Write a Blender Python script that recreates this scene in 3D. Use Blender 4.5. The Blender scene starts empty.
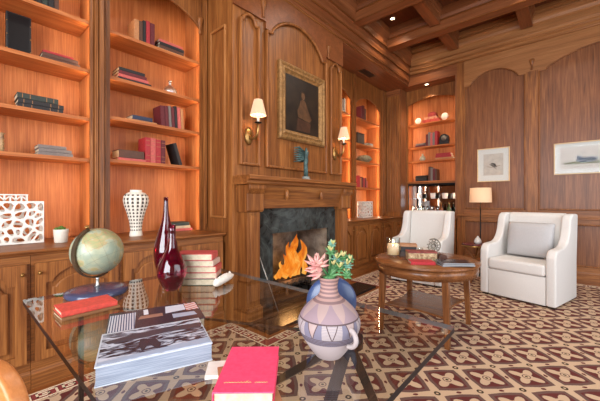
import bpy, math, random
from mathutils import Vector, Matrix
random.seed(7)
PI = math.pi
SC = bpy.context.scene
COL = SC.collection

# ---------------------------------------------------------------- camera
FPX, HCAM = 309.0, 1.2
YAW = math.atan(272 / FPX)
SN, CS = math.sin(YAW), math.cos(YAW)
cam_d = bpy.data.cameras.new('camera')
cam = bpy.data.objects.new('camera', cam_d); COL.objects.link(cam)
cam_d.sensor_width = 36; cam_d.lens = 36 * FPX / 600; cam_d.clip_start = 0.02
cam_d.shift_y = 0.5 / 600
cam.location = (0, 0, HCAM); cam.rotation_euler = (PI / 2, 0, YAW)
SC.camera = cam

# ---------------------------------------------------------------- light and exposure
SC.view_settings.view_transform = 'Standard'
SC.view_settings.look = 'None'
SC.view_settings.gamma = 1
SC.view_settings.use_curve_mapping = False
SC.view_settings.exposure = 0.38
SC.cycles.max_bounces = 12
SC.cycles.transparent_max_bounces = 16
SC.cycles.sample_clamp_indirect = 6
SC.cycles.caustics_reflective = False
SC.cycles.caustics_refractive = False
w = bpy.data.worlds.new('sky'); SC.world = w; w.use_nodes = True
bg = w.node_tree.nodes['Background']
bg.inputs[0].default_value = (0.80, 0.90, 1.0, 1); bg.inputs[1].default_value = 1.2

def area(name, loc, target, sx, sy, power, color=(1, 1, 1), spread=PI):
    d = bpy.data.lights.new(name, 'AREA'); d.shape = 'RECTANGLE'
    d.size = sx; d.size_y = sy; d.energy = power; d.color = color; d.spread = spread
    o = bpy.data.objects.new(name, d); COL.objects.link(o)
    o.location = loc
    v = Vector(target) - Vector(loc)
    o.rotation_euler = v.to_track_quat('-Z', 'Y').to_euler()
    return o

def point(name, loc, power, color, r=0.03):
    d = bpy.data.lights.new(name, 'POINT'); d.energy = power; d.color = color; d.shadow_soft_size = r
    o = bpy.data.objects.new(name, d); COL.objects.link(o); o.location = loc
    return o

def spot(name, loc, target, power, color, ang=1.6):
    d = bpy.data.lights.new(name, 'SPOT'); d.energy = power; d.color = color
    d.spot_size = ang; d.spot_blend = 0.8; d.shadow_soft_size = 0.04
    o = bpy.data.objects.new(name, d); COL.objects.link(o); o.location = loc
    v = Vector(target) - Vector(loc)
    o.rotation_euler = v.to_track_quat('-Z', 'Y').to_euler()
    return o

DAY = (0.93, 0.96, 1.0)
WARM = (1.0, 0.71, 0.47)
# daylight through the tall windows of the rear and right walls
area('window_light_rear', (0.4, -2.75, 1.9), (-0.6, 4, 1.3), 3.6, 2.6, 290, DAY)
area('window_light_right', (2.95, 2.4, 1.9), (-3, 3.0, 1.5), 4.4, 2.6, 85, DAY)

# added unseen fill lights over the foreground table and the seats
for q_ in ((-1.05, 1.35), (-1.05, 3.45), (0.0, 2.4), (0.0, 4.5)):
    area('added_fill_light', (q_[0], q_[1], 4.10), (q_[0], q_[1], 0), 0.25, 0.25, 17, (1.0, 0.90, 0.80))

# ---------------------------------------------------------------- pixel of the photograph -> point in the room
def ray(x, y):
    u = (x - 300.0) / FPX; v = -(y - 201.0) / FPX
    return (-SN + u * CS, CS + u * SN, v)
def fl(x, y, z=0.0):
    r = ray(x, y); t = (z - HCAM) / r[2]; return Vector((r[0] * t, r[1] * t, z))
def onX(x, y, X):
    r = ray(x, y); t = X / r[0]; return Vector((X, r[1] * t, HCAM + r[2] * t))
def onY(x, y, Y):
    r = ray(x, y); t = Y / r[1]; return Vector((r[0] * t, Y, HCAM + r[2] * t))

# ---------------------------------------------------------------- materials
def lin(c):
    return tuple(((v / 255) / 12.92 if v / 255 <= 0.04045 else ((v / 255 + 0.055) / 1.055) ** 2.4) for v in c) + (1,)

class NT:
    """small expression builder for shader maths"""
    def __init__(s, m): s.t = m.node_tree; s.n = s.t.nodes; s.l = s.t.links
    def math(s, op, a, b=0.0, c=0.0):
        n = s.n.new('ShaderNodeMath'); n.operation = op
        for i, v in enumerate((a, b, c)):
            if isinstance(v, E): s.l.new(v.s, n.inputs[i])
            else: n.inputs[i].default_value = v
        return E(s, n.outputs[0])
    def mix(s, f, a, b):
        n = s.n.new('ShaderNodeMix'); n.data_type = 'RGBA'
        if isinstance(f, E): s.l.new(f.s, n.inputs[0])
        else: n.inputs[0].default_value = f
        for i, v in ((6, a), (7, b)):
            if isinstance(v, E): s.l.new(v.s, n.inputs[i])
            else: n.inputs[i].default_value = v
        return E(s, n.outputs[2])
class E:
    def __init__(s, t, so): s.t = t; s.s = so
    def __add__(s, o): return s.t.math('ADD', s, o)
    def __sub__(s, o): return s.t.math('SUBTRACT', s, o)
    def __mul__(s, o): return s.t.math('MULTIPLY', s, o)
    def abs(s): return s.t.math('ABSOLUTE', s)
    def fract(s): return s.t.math('FRACT', s)
    def lt(s, o): return s.t.math('LESS_THAN', s, o)
    def gt(s, o): return s.t.math('GREATER_THAN', s, o)
    def max(s, o): return s.t.math('MAXIMUM', s, o)
    def min(s, o): return s.t.math('MINIMUM', s, o)
    def pow(s, o): return s.t.math('POWER', s, o)

def newmat(name, color=(200, 200, 200), rough=0.5, metal=0.0, spec=0.5):
    m = bpy.data.materials.new(name); m.use_nodes = True
    b = m.node_tree.nodes['Principled BSDF']
    b.inputs['Base Color'].default_value = lin(color)
    b.inputs['Roughness'].default_value = rough; b.inputs['Metallic'].default_value = metal
    b.inputs['Specular IOR Level'].default_value = spec
    return m
def bs(m): return m.node_tree.nodes['Principled BSDF']

def coords(nt, kind='Object', scale=(1, 1, 1)):
    tc = nt.n.new('ShaderNodeTexCoord'); mp = nt.n.new('ShaderNodeMapping')
    mp.inputs['Scale'].default_value = scale
    nt.l.new(tc.outputs[kind], mp.inputs[0]); return mp.outputs[0]

def noise(nt, vec, scale=5, detail=3, rough=0.5, dist=0.0):
    n = nt.n.new('ShaderNodeTexNoise'); n.inputs['Scale'].default_value = scale
    n.inputs['Detail'].default_value = detail; n.inputs['Roughness'].default_value = rough
    n.inputs['Distortion'].default_value = dist
    if vec is not None: nt.l.new(vec, n.inputs[0])
    return n.outputs[0]

def ramp(nt, fac, stops):
    r = nt.n.new('ShaderNodeValToRGB'); nt.l.new(fac, r.inputs[0])
    while len(r.color_ramp.elements) < len(stops): r.color_ramp.elements.new(0.5)
    for e, (p, c) in zip(r.color_ramp.elements, stops): e.position = p; e.color = lin(c)
    return r.outputs[0]

def wood(name, dark, mid, light, grain='z', rough=0.35, figure=1.0, coat=0.0):
    m = newmat(name, mid, rough, 0.0, 0.35); nt = NT(m); b = bs(m)
    st = {'z': (26, 26, 0.55), 'x': (0.55, 26, 26), 'y': (26, 0.55, 26)}[grain]
    big = {'z': (4.5, 4.5, 0.30), 'x': (0.30, 4.5, 4.5), 'y': (4.5, 0.30, 4.5)}[grain]
    v1 = coords(nt, 'Object', st); v2 = coords(nt, 'Object', big)
    a = E(nt, noise(nt, v1, 5.5, 4, 0.62, 0.6)); c = E(nt, noise(nt, v2, 3.0, 3, 0.5, 1.6 * figure))
    f = a * 0.6 + c * 0.4
    col = ramp(nt, f.s, [(0.30, dark), (0.5, mid), (0.70, light)])
    nt.l.new(col, b.inputs['Base Color'])
    bp = nt.n.new('ShaderNodeBump'); bp.inputs['Strength'].default_value = 0.06; bp.inputs['Distance'].default_value = 0.002
    nt.l.new(a.s, bp.inputs['Height']); nt.l.new(bp.outputs[0], b.inputs['Normal'])
    b.inputs['Coat Weight'].default_value = coat; b.inputs['Coat Roughness'].default_value = 0.15
    return m

W = {}
for g in 'xyz':
    W['case' + g] = wood('walnut_case_' + g, (66, 34, 14), (130, 77, 36), (176, 116, 60), g, 0.42)
    W['pan' + g] = wood('walnut_panel_' + g, (76, 42, 22), (120, 72, 41), (154, 100, 60), g, 0.38, 1.0)
    W['ceil' + g] = wood('walnut_ceiling_' + g, (90, 48, 25), (122, 69, 37), (148, 90, 52), g, 0.42, 0.6)
    W['back' + g] = wood('walnut_back_lit_' + g, (128, 66, 30), (174, 100, 50), (202, 130, 74), g, 0.5)  # same wood as the case, warm shelf glow put into its colour
    W['tab' + g] = wood('walnut_table_' + g, (72, 40, 20), (118, 72, 40), (156, 102, 60), g, 0.25)
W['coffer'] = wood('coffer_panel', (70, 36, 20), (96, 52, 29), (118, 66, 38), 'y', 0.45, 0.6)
W['crownz'] = wood('crown_wood_upright', (118, 74, 36), (154, 98, 50), (182, 124, 70), 'z', 0.4, 0.6)
W['crown'] = wood('crown_wood', (118, 74, 40), (150, 98, 56), (176, 122, 76), 'x', 0.4, 0.6)
W['floor'] = wood('oak_floor', (96, 50, 22), (138, 78, 36), (168, 102, 52), 'y', 0.3)
W['dark'] = wood('dark_stained_base', (30, 22, 18), (46, 34, 28), (62, 46, 38), 'z', 0.3)
W['chairback'] = wood('honey_wood_chair', (176, 108, 58), (192, 122, 68), (206, 138, 82), 'x', 0.35, 0.3)

def marble():
    m = newmat('green_black_marble', (26, 30, 30), 0.12); nt = NT(m)
    n = E(nt, noise(nt, coords(nt, 'Object', (1, 1, 1)), 1.6, 4, 0.55, 1.2))
    v = (n - 0.5).abs()
    k = nt.math('SUBTRACT', 1.0, (v * 60.0).min(1.0))
    n2 = noise(nt, coords(nt, 'Object'), 9, 4, 0.6, 0.5)
    base = ramp(nt, n2, [(0.3, (20, 24, 24)), (0.7, (66, 72, 70))])
    nt.l.new(nt.mix(k * 0.16, E(nt, base), lin((120, 130, 126))).s, bs(m).inputs['Base Color'])
    return m
MARBLE = marble()

def mottled(name, c1, c2, scale=20, rough=0.6, metal=0.0, bump=0.0):
    m = newmat(name, c1, rough, metal); nt = NT(m)
    n = noise(nt, coords(nt, 'Object'), scale, 4, 0.6, 0.3)
    nt.l.new(ramp(nt, n, [(0.35, c1), (0.65, c2)]), bs(m).inputs['Base Color'])
    if bump:
        bp = nt.n.new('ShaderNodeBump'); bp.inputs['Strength'].default_value = bump; bp.inputs['Distance'].default_value = 0.003
        nt.l.new(n, bp.inputs['Height']); nt.l.new(bp.outputs[0], bs(m).inputs['Normal'])
    return m

FABRIC = mottled('cream_linen', (206, 202, 197), (217, 213, 208), 160, 0.9, 0, 0.25)
PILLOW = mottled('grey_linen', (172, 170, 170), (184, 182, 182), 160, 0.9, 0, 0.25)
GOLD = mottled('antique_gold', (118, 84, 44), (164, 122, 72), 30, 0.42, 0.35, 0.2)
BRASS = mottled('brass', (140, 104, 56), (178, 140, 84), 20, 0.3, 0.8)
BLACK = newmat('black_leather', (20, 18, 18), 0.45)
BLKMET = newmat('black_metal', (24, 22, 22), 0.35, 0.6)
WHITE = mottled('white_ceramic', (222, 216, 206), (232, 227, 218), 30, 0.35)
PAGE = mottled('book_pages', (180, 166, 140), (204, 190, 164), 60, 0.8)
PATINA = mottled('bronze_patina', (36, 54, 54), (84, 110, 106), 26, 0.55, 0.3, 0.4)
CREAMPOT = mottled('cream_pot', (214, 206, 190), (228, 220, 206), 14, 0.5)

def emis(name, col, strength):
    m = bpy.data.materials.new(name); m.use_nodes = True
    b = bs(m); b.inputs['Base Color'].default_value = lin(col)
    b.inputs['Emission Color'].default_value = lin(col); b.inputs['Emission Strength'].default_value = strength
    return m
BULB = emis('lamp_glow', (255, 226, 180), 9.0)
LEDM = emis('led_strip_glow', (255, 190, 120), 3.0)

def glassy(name, tint=(0.86, 0.93, 0.90), ior=1.5, extra=0.0, rough=0.0):
    m = bpy.data.materials.new(name); m.use_nodes = True; nt = NT(m)
    nt.n.remove(bs(m))
    out = [n for n in nt.n if n.type == 'OUTPUT_MATERIAL'][0]
    tr = nt.n.new('ShaderNodeBsdfTransparent'); tr.inputs[0].default_value = tint + (1,)
    gl = nt.n.new('ShaderNodeBsdfGlossy'); gl.inputs['Roughness'].default_value = rough
    lw = nt.n.new('ShaderNodeLayerWeight'); lw.inputs[0].default_value = 0.5
    f0 = ((ior - 1) / (ior + 1)) ** 2
    f = E(nt, lw.outputs[1]).pow(5.0) * (1 - f0) + (f0 + extra)
    mx = nt.n.new('ShaderNodeMixShader'); nt.l.new(f.s, mx.inputs[0])
    nt.l.new(tr.outputs[0], mx.inputs[1]); nt.l.new(gl.outputs[0], mx.inputs[2]); nt.l.new(mx.outputs[0], out.inputs[0])
    return m
GLASSTOP = glassy('clear_table_glass', (0.86, 0.91, 0.89), 1.6, 0.12)
THING = glassy('thin_glass', (0.93, 0.96, 0.96), 1.45, 0.04)
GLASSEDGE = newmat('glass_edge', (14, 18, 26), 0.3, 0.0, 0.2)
REFLEDGE = newmat('glass_edge_reflection', (104, 116, 122), 0.2)  # same glass edge, its inner reflection painted as a paler colour
REDG = newmat('ruby_glass', (128, 10, 44), 0.03); bs(REDG).inputs['Transmission Weight'].default_value = 0.85
bs(REDG).inputs['IOR'].default_value = 1.45; bs(REDG).inputs['Coat Weight'].default_value = 0.6
MIRROR = newmat('bar_mirror', (170, 176, 182), 0.05, 1.0)

# ---------------------------------------------------------------- mesh kit
class MB:
    def __init__(s): s.v = []; s.f = []; s.sm = []
    def add(s, vs, fs, smooth=False):
        o = len(s.v); s.v += [tuple(p) for p in vs]
        for f in fs: s.f.append(tuple(i + o for i in f)); s.sm.append(smooth)
        return s
    def box(s, x0, x1, y0, y1, z0, z1):
        if x0 > x1: x0, x1 = x1, x0
        if y0 > y1: y0, y1 = y1, y0
        if z0 > z1: z0, z1 = z1, z0
        vs = [(x, y, z) for z in (z0, z1) for x, y in ((x0, y0), (x1, y0), (x1, y1), (x0, y1))]
        return s.add(vs, [(3, 2, 1, 0), (4, 5, 6, 7), (0, 1, 5, 4), (1, 2, 6, 5), (2, 3, 7, 6), (3, 0, 4, 7)])
    def prism(s, poly, axis, a0, a1, smooth=False):
        """poly: 2-D outline in the plane across `axis`: x->(y,z), y->(x,z), z->(x,y)"""
        def P(p, a): return {'x': (a, p[0], p[1]), 'y': (p[0], a, p[1]), 'z': (p[0], p[1], a)}[axis]
        n = len(poly); vs = [P(p, a0) for p in poly] + [P(p, a1) for p in poly]
        fs = [tuple(range(n))[::-1], tuple(range(n, 2 * n))] + [(i, (i + 1) % n, n + (i + 1) % n, n + i) for i in range(n)]
        return s.add(vs, fs, smooth)
    def lathe(s, prof, c=(0, 0, 0), n=32, sx=1, sy=1, cap=True, start=0.0):
        vs = []; k = len(prof)
        for i in range(n):
            a = 2 * PI * i / n + start
            for r, z in prof: vs.append((c[0] + r * math.cos(a) * sx, c[1] + r * math.sin(a) * sy, c[2] + z))
        fs = []
        for i in range(n):
            j = (i + 1) % n
            for q in range(k - 1): fs.append((i * k + q, j * k + q, j * k + q + 1, i * k + q + 1))
        if cap:
            if prof[0][0] > 1e-4: fs.append(tuple(i * k for i in range(n))[::-1])
            if prof[-1][0] > 1e-4: fs.append(tuple(i * k + k - 1 for i in range(n)))
        return s.add(vs, fs, True)
    def tube(s, pts, r, n=8, cap=True):
        pts = [Vector(p) for p in pts]; rs = r if isinstance(r, (list, tuple)) else [r] * len(pts)
        vs = []; up = None
        for i, p in enumerate(pts):
            t = (pts[min(i + 1, len(pts) - 1)] - pts[max(i - 1, 0)]).normalized()
            if up is None:
                up = Vector((0, 0, 1)) if abs(t.z) < 0.9 else Vector((1, 0, 0))
            a = t.cross(up)
            if a.length < 1e-4: a = t.cross(Vector((0, 1, 0)))
            a.normalize(); b = t.cross(a).normalized(); up = -b if b.dot(up) < 0 else b
            up = a.cross(t).normalized()
            for k in range(n):
                an = 2 * PI * k / n; vs.append(p + (a * math.cos(an) + up * math.sin(an)) * rs[i])
        fs = []
        for i in range(len(pts) - 1):
            for k in range(n):
                l = (k + 1) % n; fs.append((i * n + k, i * n + l, (i + 1) * n + l, (i + 1) * n + k))
        if cap: fs += [tuple(range(n))[::-1], tuple((len(pts) - 1) * n + k for k in range(n))]
        return s.add(vs, fs, True)
    def sphere(s, c, r, n=20, m=12, sx=1, sy=1, sz=1):
        prof = [(max(1e-5, r * math.sin(PI * i / m)), -r * math.cos(PI * i / m) * sz) for i in range(m + 1)]
        return s.lathe(prof, c, n, sx, sy, cap=False)
    def taper(s, p0, p1, w0, w1):
        """square leg from p0 (half width w0) to p1 (half width w1)"""
        vs = [(p[0] + a * w_, p[1] + b * w_, p[2]) for p, w_ in ((p0, w0), (p1, w1)) for a, b in ((-1, -1), (1, -1), (1, 1), (-1, 1))]
        return s.add(vs, [(3, 2, 1, 0), (4, 5, 6, 7), (0, 1, 5, 4), (1, 2, 6, 5), (2, 3, 7, 6), (3, 0, 4, 7)])
    def xf(s, m): s.v = [tuple(m @ Vector(p)) for p in s.v]; return s
    def build(s, name, mat, parent=None, loc=None, rot=None, bevel=0.0, seg=2, sub=0, kind=None, weld=False):
        me = bpy.data.meshes.new(name); me.from_pydata(s.v, [], s.f); me.update()
        import bmesh
        b = bmesh.new(); b.from_mesh(me)
        if weld: bmesh.ops.remove_doubles(b, verts=b.verts, dist=1e-5)
        bmesh.ops.recalc_face_normals(b, faces=b.faces); b.to_mesh(me); b.free()
        for i_, p in enumerate(me.polygons): p.use_smooth = True if weld else s.sm[i_]
        me.materials.append(mat)
        o = bpy.data.objects.new(name, me); COL.objects.link(o)
        if parent: o.parent = parent
        if loc is not None: o.location = loc
        if rot is not None: o.rotation_euler = rot
        if bevel:
            md = o.modifiers.new('bevel', 'BEVEL'); md.width = bevel; md.segments = seg; md.limit_method = 'ANGLE'; md.angle_limit = 0.7
            if seg > 2:
                for p in me.polygons: p.use_smooth = True
        if sub:
            md = o.modifiers.new('subdivision', 'SUBSURF'); md.levels = sub; md.render_levels = sub
            for p in me.polygons: p.use_smooth = True
        if kind: o['kind'] = kind
        return o

def tag(o, label, cat, group=None):
    o['label'] = label; o['category'] = cat
    if group: o['group'] = group
    return o
def thing(name, label, cat, loc=(0, 0, 0), rz=0, group=None):
    o = bpy.data.objects.new(name, None); COL.objects.link(o); o.empty_display_size = 0.05
    o.location = loc; o.rotation_euler = (0, 0, rz)
    return tag(o, label, cat, group)
trim_n = [0]
def trim(mb, mat, bevel=0.0, name=None):
    if name is None:
        trim_n[0] += 1; name = 'trim_%d' % trim_n[0]
    return mb.build(name, mat, None, bevel=bevel, kind='structure')

def arc_pts(x0, x1, zs, rise, shoulder=0.0, drop=0.0, n=24):
    """arched edge between x0 and x1; flat shoulders, a small step, then a segment of a circle"""
    pts = [(x0, zs)]
    a, b = x0 + shoulder, x1 - shoulder
    if shoulder: pts += [(a, zs), (a + 0.006, zs + drop)]
    h = (b - a) / 2 - (0.006 if shoulder else 0); cx = (a + b) / 2; R = (h * h + rise * rise) / (2 * rise)
    for i in range(1, n):
        x = cx - h + 2 * h * i / n
        pts.append((x, zs + drop + math.sqrt(max(R * R - (x - cx) ** 2, 0)) - (R - rise)))
    if shoulder: pts += [(b - 0.006, zs + drop), (b, zs)]
    pts.append((x1, zs))
    return pts

# plane constants
XF, XB, XBR, XCAB, XCNT = -2.95, -3.30, -2.48, -2.60, -2.56      # bookcase face, bookcase back, breast face, cabinet face, counter edge
YB, YR, YRB = 6.10, 6.40, 6.72                                    # back wall face, recessed bookcase face, its back
Z_CNT, Z_SOF, Z_CEIL = 0.89, 3.48, 4.14

# ================================================================ STRUCTURE
MB().box(-3.4, 3.1, -3.1, 6.8, -0.06, 0).build('floor', W['floor'], kind='structure')
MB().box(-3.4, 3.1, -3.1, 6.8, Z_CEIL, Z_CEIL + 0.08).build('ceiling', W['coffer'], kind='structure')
MB().box(-3.42, -3.32, -3.1, 6.8, 0, Z_CEIL).build('wall_left', W['panz'], kind='structure')
MB().box(-3.32, -2.64, YB + 0.01, 6.8, 0, Z_CEIL).build('wall_corner', W['panz'], kind='structure')
back = MB().box(-1.57, 3.1, YB + 0.03, 6.8, 0, Z_CEIL).box(-2.64, -1.57, YRB + 0.02, 6.8, 0, Z_CEIL)
back.build('wall_back', W['panz'], kind='structure')
# rear and right walls around tall windows
rw = MB().box(-3.32, -1.6, -3.1, -3.0, 0, Z_CEIL).box(2.4, 3.0, -3.1, -3.0, 0, Z_CEIL).box(-1.6, 2.4, -3.1, -3.0, 0, 0.5).box(-1.6, 2.4, -3.1, -3.0, 3.3, Z_CEIL)
rw.build('wall_rear', W['panz'], kind='structure')
rr = MB().box(3.0, 3.1, -3.1, 0, 0, Z_CEIL).box(3.0, 3.1, 4.8, 6.8, 0, Z_CEIL).box(3.0, 3.1, 0, 4.8, 0, 0.5).box(3.0, 3.1, 0, 4.8, 3.3, Z_CEIL)
rr.build('wall_right', W['panz'], kind='structure')

# soffit boxes above the bookcases
trim(MB().box(-3.32, XBR, -3.0, 1.82, Z_SOF, Z_CEIL).box(-3.32, XBR, 3.72, YB, Z_SOF, Z_CEIL), W['ceily'])
trim(MB().box(-2.64, -1.57, YB, YRB + .02, 3.50, Z_CEIL), W['ceilx'])
# chimney breast
cb = MB()
cb.box(-3.32, XBR, 1.82, 2.30, 0, Z_CEIL).box(-3.32, XBR, 3.40, 3.72, 0, Z_CEIL).box(-3.32, XBR, 2.30, 3.40, 0.87, Z_CEIL)
cb.build('wall_chimney', W['casez'], kind='structure')

# crowns: stepped profile swept along the walls
def crown_prof(z0, z1, proj):
    P = [(0, 0), (0.10, 0), (0.10, 0.08), (0.22, 0.14), (0.22, 0.24), (0.34, 0.34), (0.56, 0.50), (0.70, 0.60), (0.70, 0.72), (0.88, 0.82), (1.0, 0.90), (1.0, 1.0), (0, 1.0)]
    return [(p * proj, z0 + q * (z1 - z0)) for p, q in P]
trim(MB().prism([(XBR + p, z) for p, z in crown_prof(3.48, 3.84, 0.14)] , 'y', -3.0, YB - 0.02) if False else
     MB().add(*(lambda pr: ([(XBR + p, y, z) for y in (-3.0, YB) for p, z in pr],
              [tuple(range(len(pr))), tuple(range(len(pr), 2 * len(pr)))[::-1]] + [(i, (i + 1) % len(pr), len(pr) + (i + 1) % len(pr), len(pr) + i) for i in range(len(pr))]))(
         [(-0.001, 3.478), (0.012, 3.478), (0.012, 3.53), (0.03, 3.55), (0.03, 3.58), (0.038, 3.60), (0.038, 3.70), (0.055, 3.72), (0.07, 3.76), (0.07, 3.82), (0.10, 3.86), (0.10, 3.93), (0.13, 3.99), (0.16, 4.03), (0.16, Z_CEIL), (-0.001, Z_CEIL)])), W['ceily'])
pr = [(0, 3.70), (0.03, 3.70), (0.03, 3.74), (0.055, 3.76), (0.055, 3.79), (0.075, 3.81), (0.085, 3.83), (0.085, 3.93), (0.11, 3.95), (0.13, 3.99), (0.17, 4.03), (0.19, 4.04), (0.19, 4.07), (0.22, 4.08), (0.22, Z_CEIL), (0, Z_CEIL)]
trim(MB().add([(x, YB - p, z) for x in (XBR + 0.05, 3.0) for p, z in pr],
     [tuple(range(len(pr))), tuple(range(len(pr), 2 * len(pr)))[::-1]] + [(i, (i + 1) % len(pr), len(pr) + (i + 1) % len(pr), len(pr) + i) for i in range(len(pr))]), W['crown'])

# coffer beams
def beam_prof(zb):
    h = [(0.085, zb), (0.085, zb + 0.13), (0.094, zb + 0.135), (0.094, zb + 0.16), (0.115, zb + 0.20), (0.125, zb + 0.205), (0.125, Z_CEIL)]
    return h + [(-a, z) for a, z in h[::-1]]
def ctr(poly, c): return [(c + a, z) for a, z in poly]
for yc in (0.80, 1.87, 2.94, 4.01, 5.06):
    trim(MB().prism(ctr(beam_prof(3.82), yc), 'x', XBR + 0.07, 3.0), W['ceilx'])
def cross_prof():
    h = [(0.075, 3.90), (0.075, 4.02), (0.085, 4.025), (0.085, 4.05), (0.11, 4.09), (0.11, Z_CEIL)]
    return h + [(-a, z) for a, z in h[::-1]]
for i, (ya, yb) in enumerate(((2.0, 2.82), (3.06, 3.89), (4.13, 4.94), (5.18, 5.95))):
    for xc in (-1.58, -0.53, 0.52, 1.57):
        trim(MB().prism(ctr(cross_prof(), xc), 'y', ya, yb), W['ceily'])

for z_, p_ in ((3.705, 0.030), (3.765, 0.058), (3.83, 0.088), (4.035, 0.19)):
    trim(MB().tube([(XBR + 0.06, YB - p_, z_), (3.0, YB - p_, z_)], 0.013, 8), W['crown'])
for z_, p_ in ((3.50, 0.014), (3.565, 0.034), (3.71, 0.05), (3.84, 0.095)):
    trim(MB().tube([(XBR + p_, -3.0, z_), (XBR + p_, YB - 0.05, z_)], 0.013, 8), W['casey'])
for yc in (2.94, 4.01, 5.06):
    for s_ in (-1, 1):
        trim(MB().tube([(XBR + 0.12, yc + s_ * 0.094, 3.965), (3.0, yc + s_ * 0.094, 3.965)], 0.011, 6), W['casex'])
        trim(MB().tube([(XBR + 0.09, yc + s_ * 0.083, 3.823), (3.0, yc + s_ * 0.083, 3.823)], 0.007, 6), W['casex'])

# back wall panelling --------------------------------------------------
yf = YB
stl = MB()
stl.box(-1.57, -1.45, yf - 0.002, yf + 0.029, 0.163, 3.70)
for a, b in ((-0.555, -0.395), (1.15, 1.31), (2.85, 3.0)):
    stl.box(a, b, yf - 0.002, yf + 0.029, 0.163, 0.925).box(a, b, yf - 0.002, yf + 0.029, 0.965, 3.26)
trim(stl, W['casez'])
trim(MB().box(-0.555, -0.395, yf - 0.001, yf + 0.029, 3.26, 3.70).box(1.15, 1.31, yf - 0.001, yf + 0.029, 3.26, 3.70), W['crown'])
rails = MB().box(-1.45, 3.0, yf, yf + 0.03, 0.965, 1.06).box(-1.45, 3.0, yf, yf + 0.03, 0.163, 0.24).box(-1.45, 3.0, yf, yf + 0.03, 0.86, 0.925)
trim(rails, W['casex'])
trim(MB().box(-1.57, 3.0, yf - 0.035, yf + 0.03, 0.925, 0.95).box(-1.57, 3.0, yf - 0.02, yf + 0.03, 0.95, 0.965), W['casex'], 0.004)
for x0, x1, rise in ((-1.45, -0.555, 0.17), (-0.395, 1.15, 0.20), (1.31, 2.85, 0.20)):
    pts = arc_pts(x0, x1, 3.235, rise, 0.10, 0.03)
    trim(MB().prism(pts + [(x1, 3.70), (x0, 3.70)], 'y', yf, yf + 0.03), W['crown'])
    trim(MB().tube([(x, yf + 0.002, z) for x, z in pts[1:-1]], 0.009, 6), W['casex'])
    for a, b, c, d in ((x0, x0 + 0.022, 1.06, 3.235), (x1 - 0.022, x1, 1.06, 3.235), (x0 + .022, x1 - .022, 1.06, 1.082), (x0, x0 + 0.022, 0.24, 0.86), (x1 - 0.022, x1, 0.24, 0.86), (x0 + .022, x1 - .022, 0.24, 0.262), (x0 + .022, x1 - .022, 0.838, 0.86)):
        trim(MB().box(a, b, yf - 0.016, yf + 0.028, c, d), W['casez'], 0.009)
def ornament(mat, place):
    prof = [(0.001, -0.10), (0.014, -0.095), (0.018, -0.08), (0.012, -0.05), (0.016, -0.02), (0.03, 0.03), (0.036, 0.06), (0.030, 0.075), (0.001, 0.08)]
    return trim(MB().lathe(prof, place, 12, 0.7 if mat == 'x' else 1, 0.7 if mat == 'y' else 1), W['casez'])
for xc in (-0.475, 1.23):
    ornament('y', (xc, yf - 0.004, 3.37))
MB().box(-1.57, 3.0, yf - 0.02, yf + 0.03, 0, 0.13).prism([(yf - 0.02, 0.13), (yf - 0.008, 0.15), (yf - 0.005, 0.163), (yf + 0.03, 0.163), (yf + 0.03, 0.13)], 'x', -1.57, 3.0).build('baseboard_back', W['casex'], kind='structure')

# corner pilaster beside the back bookcase
trim(MB().box(-2.95, -2.64, yf - 0.03, yf + 0.01, Z_CNT + 0.001, 3.40), W['casez'])
fl_ = MB()
for k in range(5): fl_.box(-2.91 + 0.055 * k, -2.885 + 0.055 * k, yf - 0.045, yf - 0.03, 0.98, 3.30)
trim(fl_, W['casez'], 0.006)
trim(MB().box(-2.97, -2.62, yf - 0.06, yf + 0.01, 3.40, 3.48).box(-2.96, -2.63, yf - 0.045, yf + 0.01, 3.36, 3.40), W['ceilx'], 0.008)
trim(MB().box(-2.64, -2.626, YB + 0.0, YR, Z_CNT + .001, 3.50).box(-1.60, -1.57, YB + 0.0, YR, Z_CNT + .001, 3.50), W['panz'])

# pilasters of the left wall
def pil_left(y0, y1):
    m = MB().box(-3.32, XF + 0.03, y0, y1, Z_CNT + 0.001, Z_SOF)
    n = (y1 - y0)
    m.box(XF + 0.03, XF + 0.05, y0 + n * 0.30, y1 - n * 0.30, 0.96, 3.40)
    m.box(XF + 0.03, XF + 0.042, y0 + n * 0.12, y0 + n * 0.22, 0.92, 3.46).box(XF + 0.03, XF + 0.042, y1 - n * 0.22, y1 - n * 0.12, 0.92, 3.46)
    trim(m, W['casez'], 0.003)
pil_left(0.788, 0.877); pil_left(-0.22, -0.105); pil_left(1.788, 1.818); pil_left(4.785, 4.83); pil_left(5.897, 6.06)

# chimney breast panelling --------------------------------------------
def left_panel(y0, y1, z0, zs, rise, sh, drop, X=XBR):
    """raised moulding lines round one panel on the plane x = X"""
    for a, b, c, d in ((y0, y0 + 0.028, z0, zs), (y1 - 0.028, y1, z0, zs), (y0 + .028, y1 - .028, z0, z0 + 0.028)):
        trim(MB().box(X, X + 0.045, a, b, c, d), W['casez'], 0.01)
    pts = arc_pts(y0 + 0.014, y1 - 0.014, zs, rise, sh, drop)
    trim(MB().tube([(X + 0.022, y, z) for y, z in pts], 0.018, 8), W['casez'])
left_panel(1.89, 2.15, 1.56, 3.01, 0.07, 0.03, 0.01)
left_panel(3.41, 3.67, 1.56, 3.01, 0.07, 0.03, 0.01)
left_panel(2.24, 3.32, 1.56, 3.03, 0.22, 0.08, 0.03)
# cover board with the shaped lower edge, and two drops
pts = arc_pts(2.24, 3.32, 3.05, 0.22, 0.08, 0.03)
trim(MB().prism([(1.82, 3.12), (2.24, 3.12)] + pts[0:] + [(3.32, 3.12), (3.72, 3.12), (3.72, 3.48), (1.82, 3.48)], 'x', XBR, XBR + 0.025), W['ceilx'])
ornament('x', (XBR + 0.034, 2.20, 3.24)); ornament('x', (XBR + 0.034, 3.36, 3.20))
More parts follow.
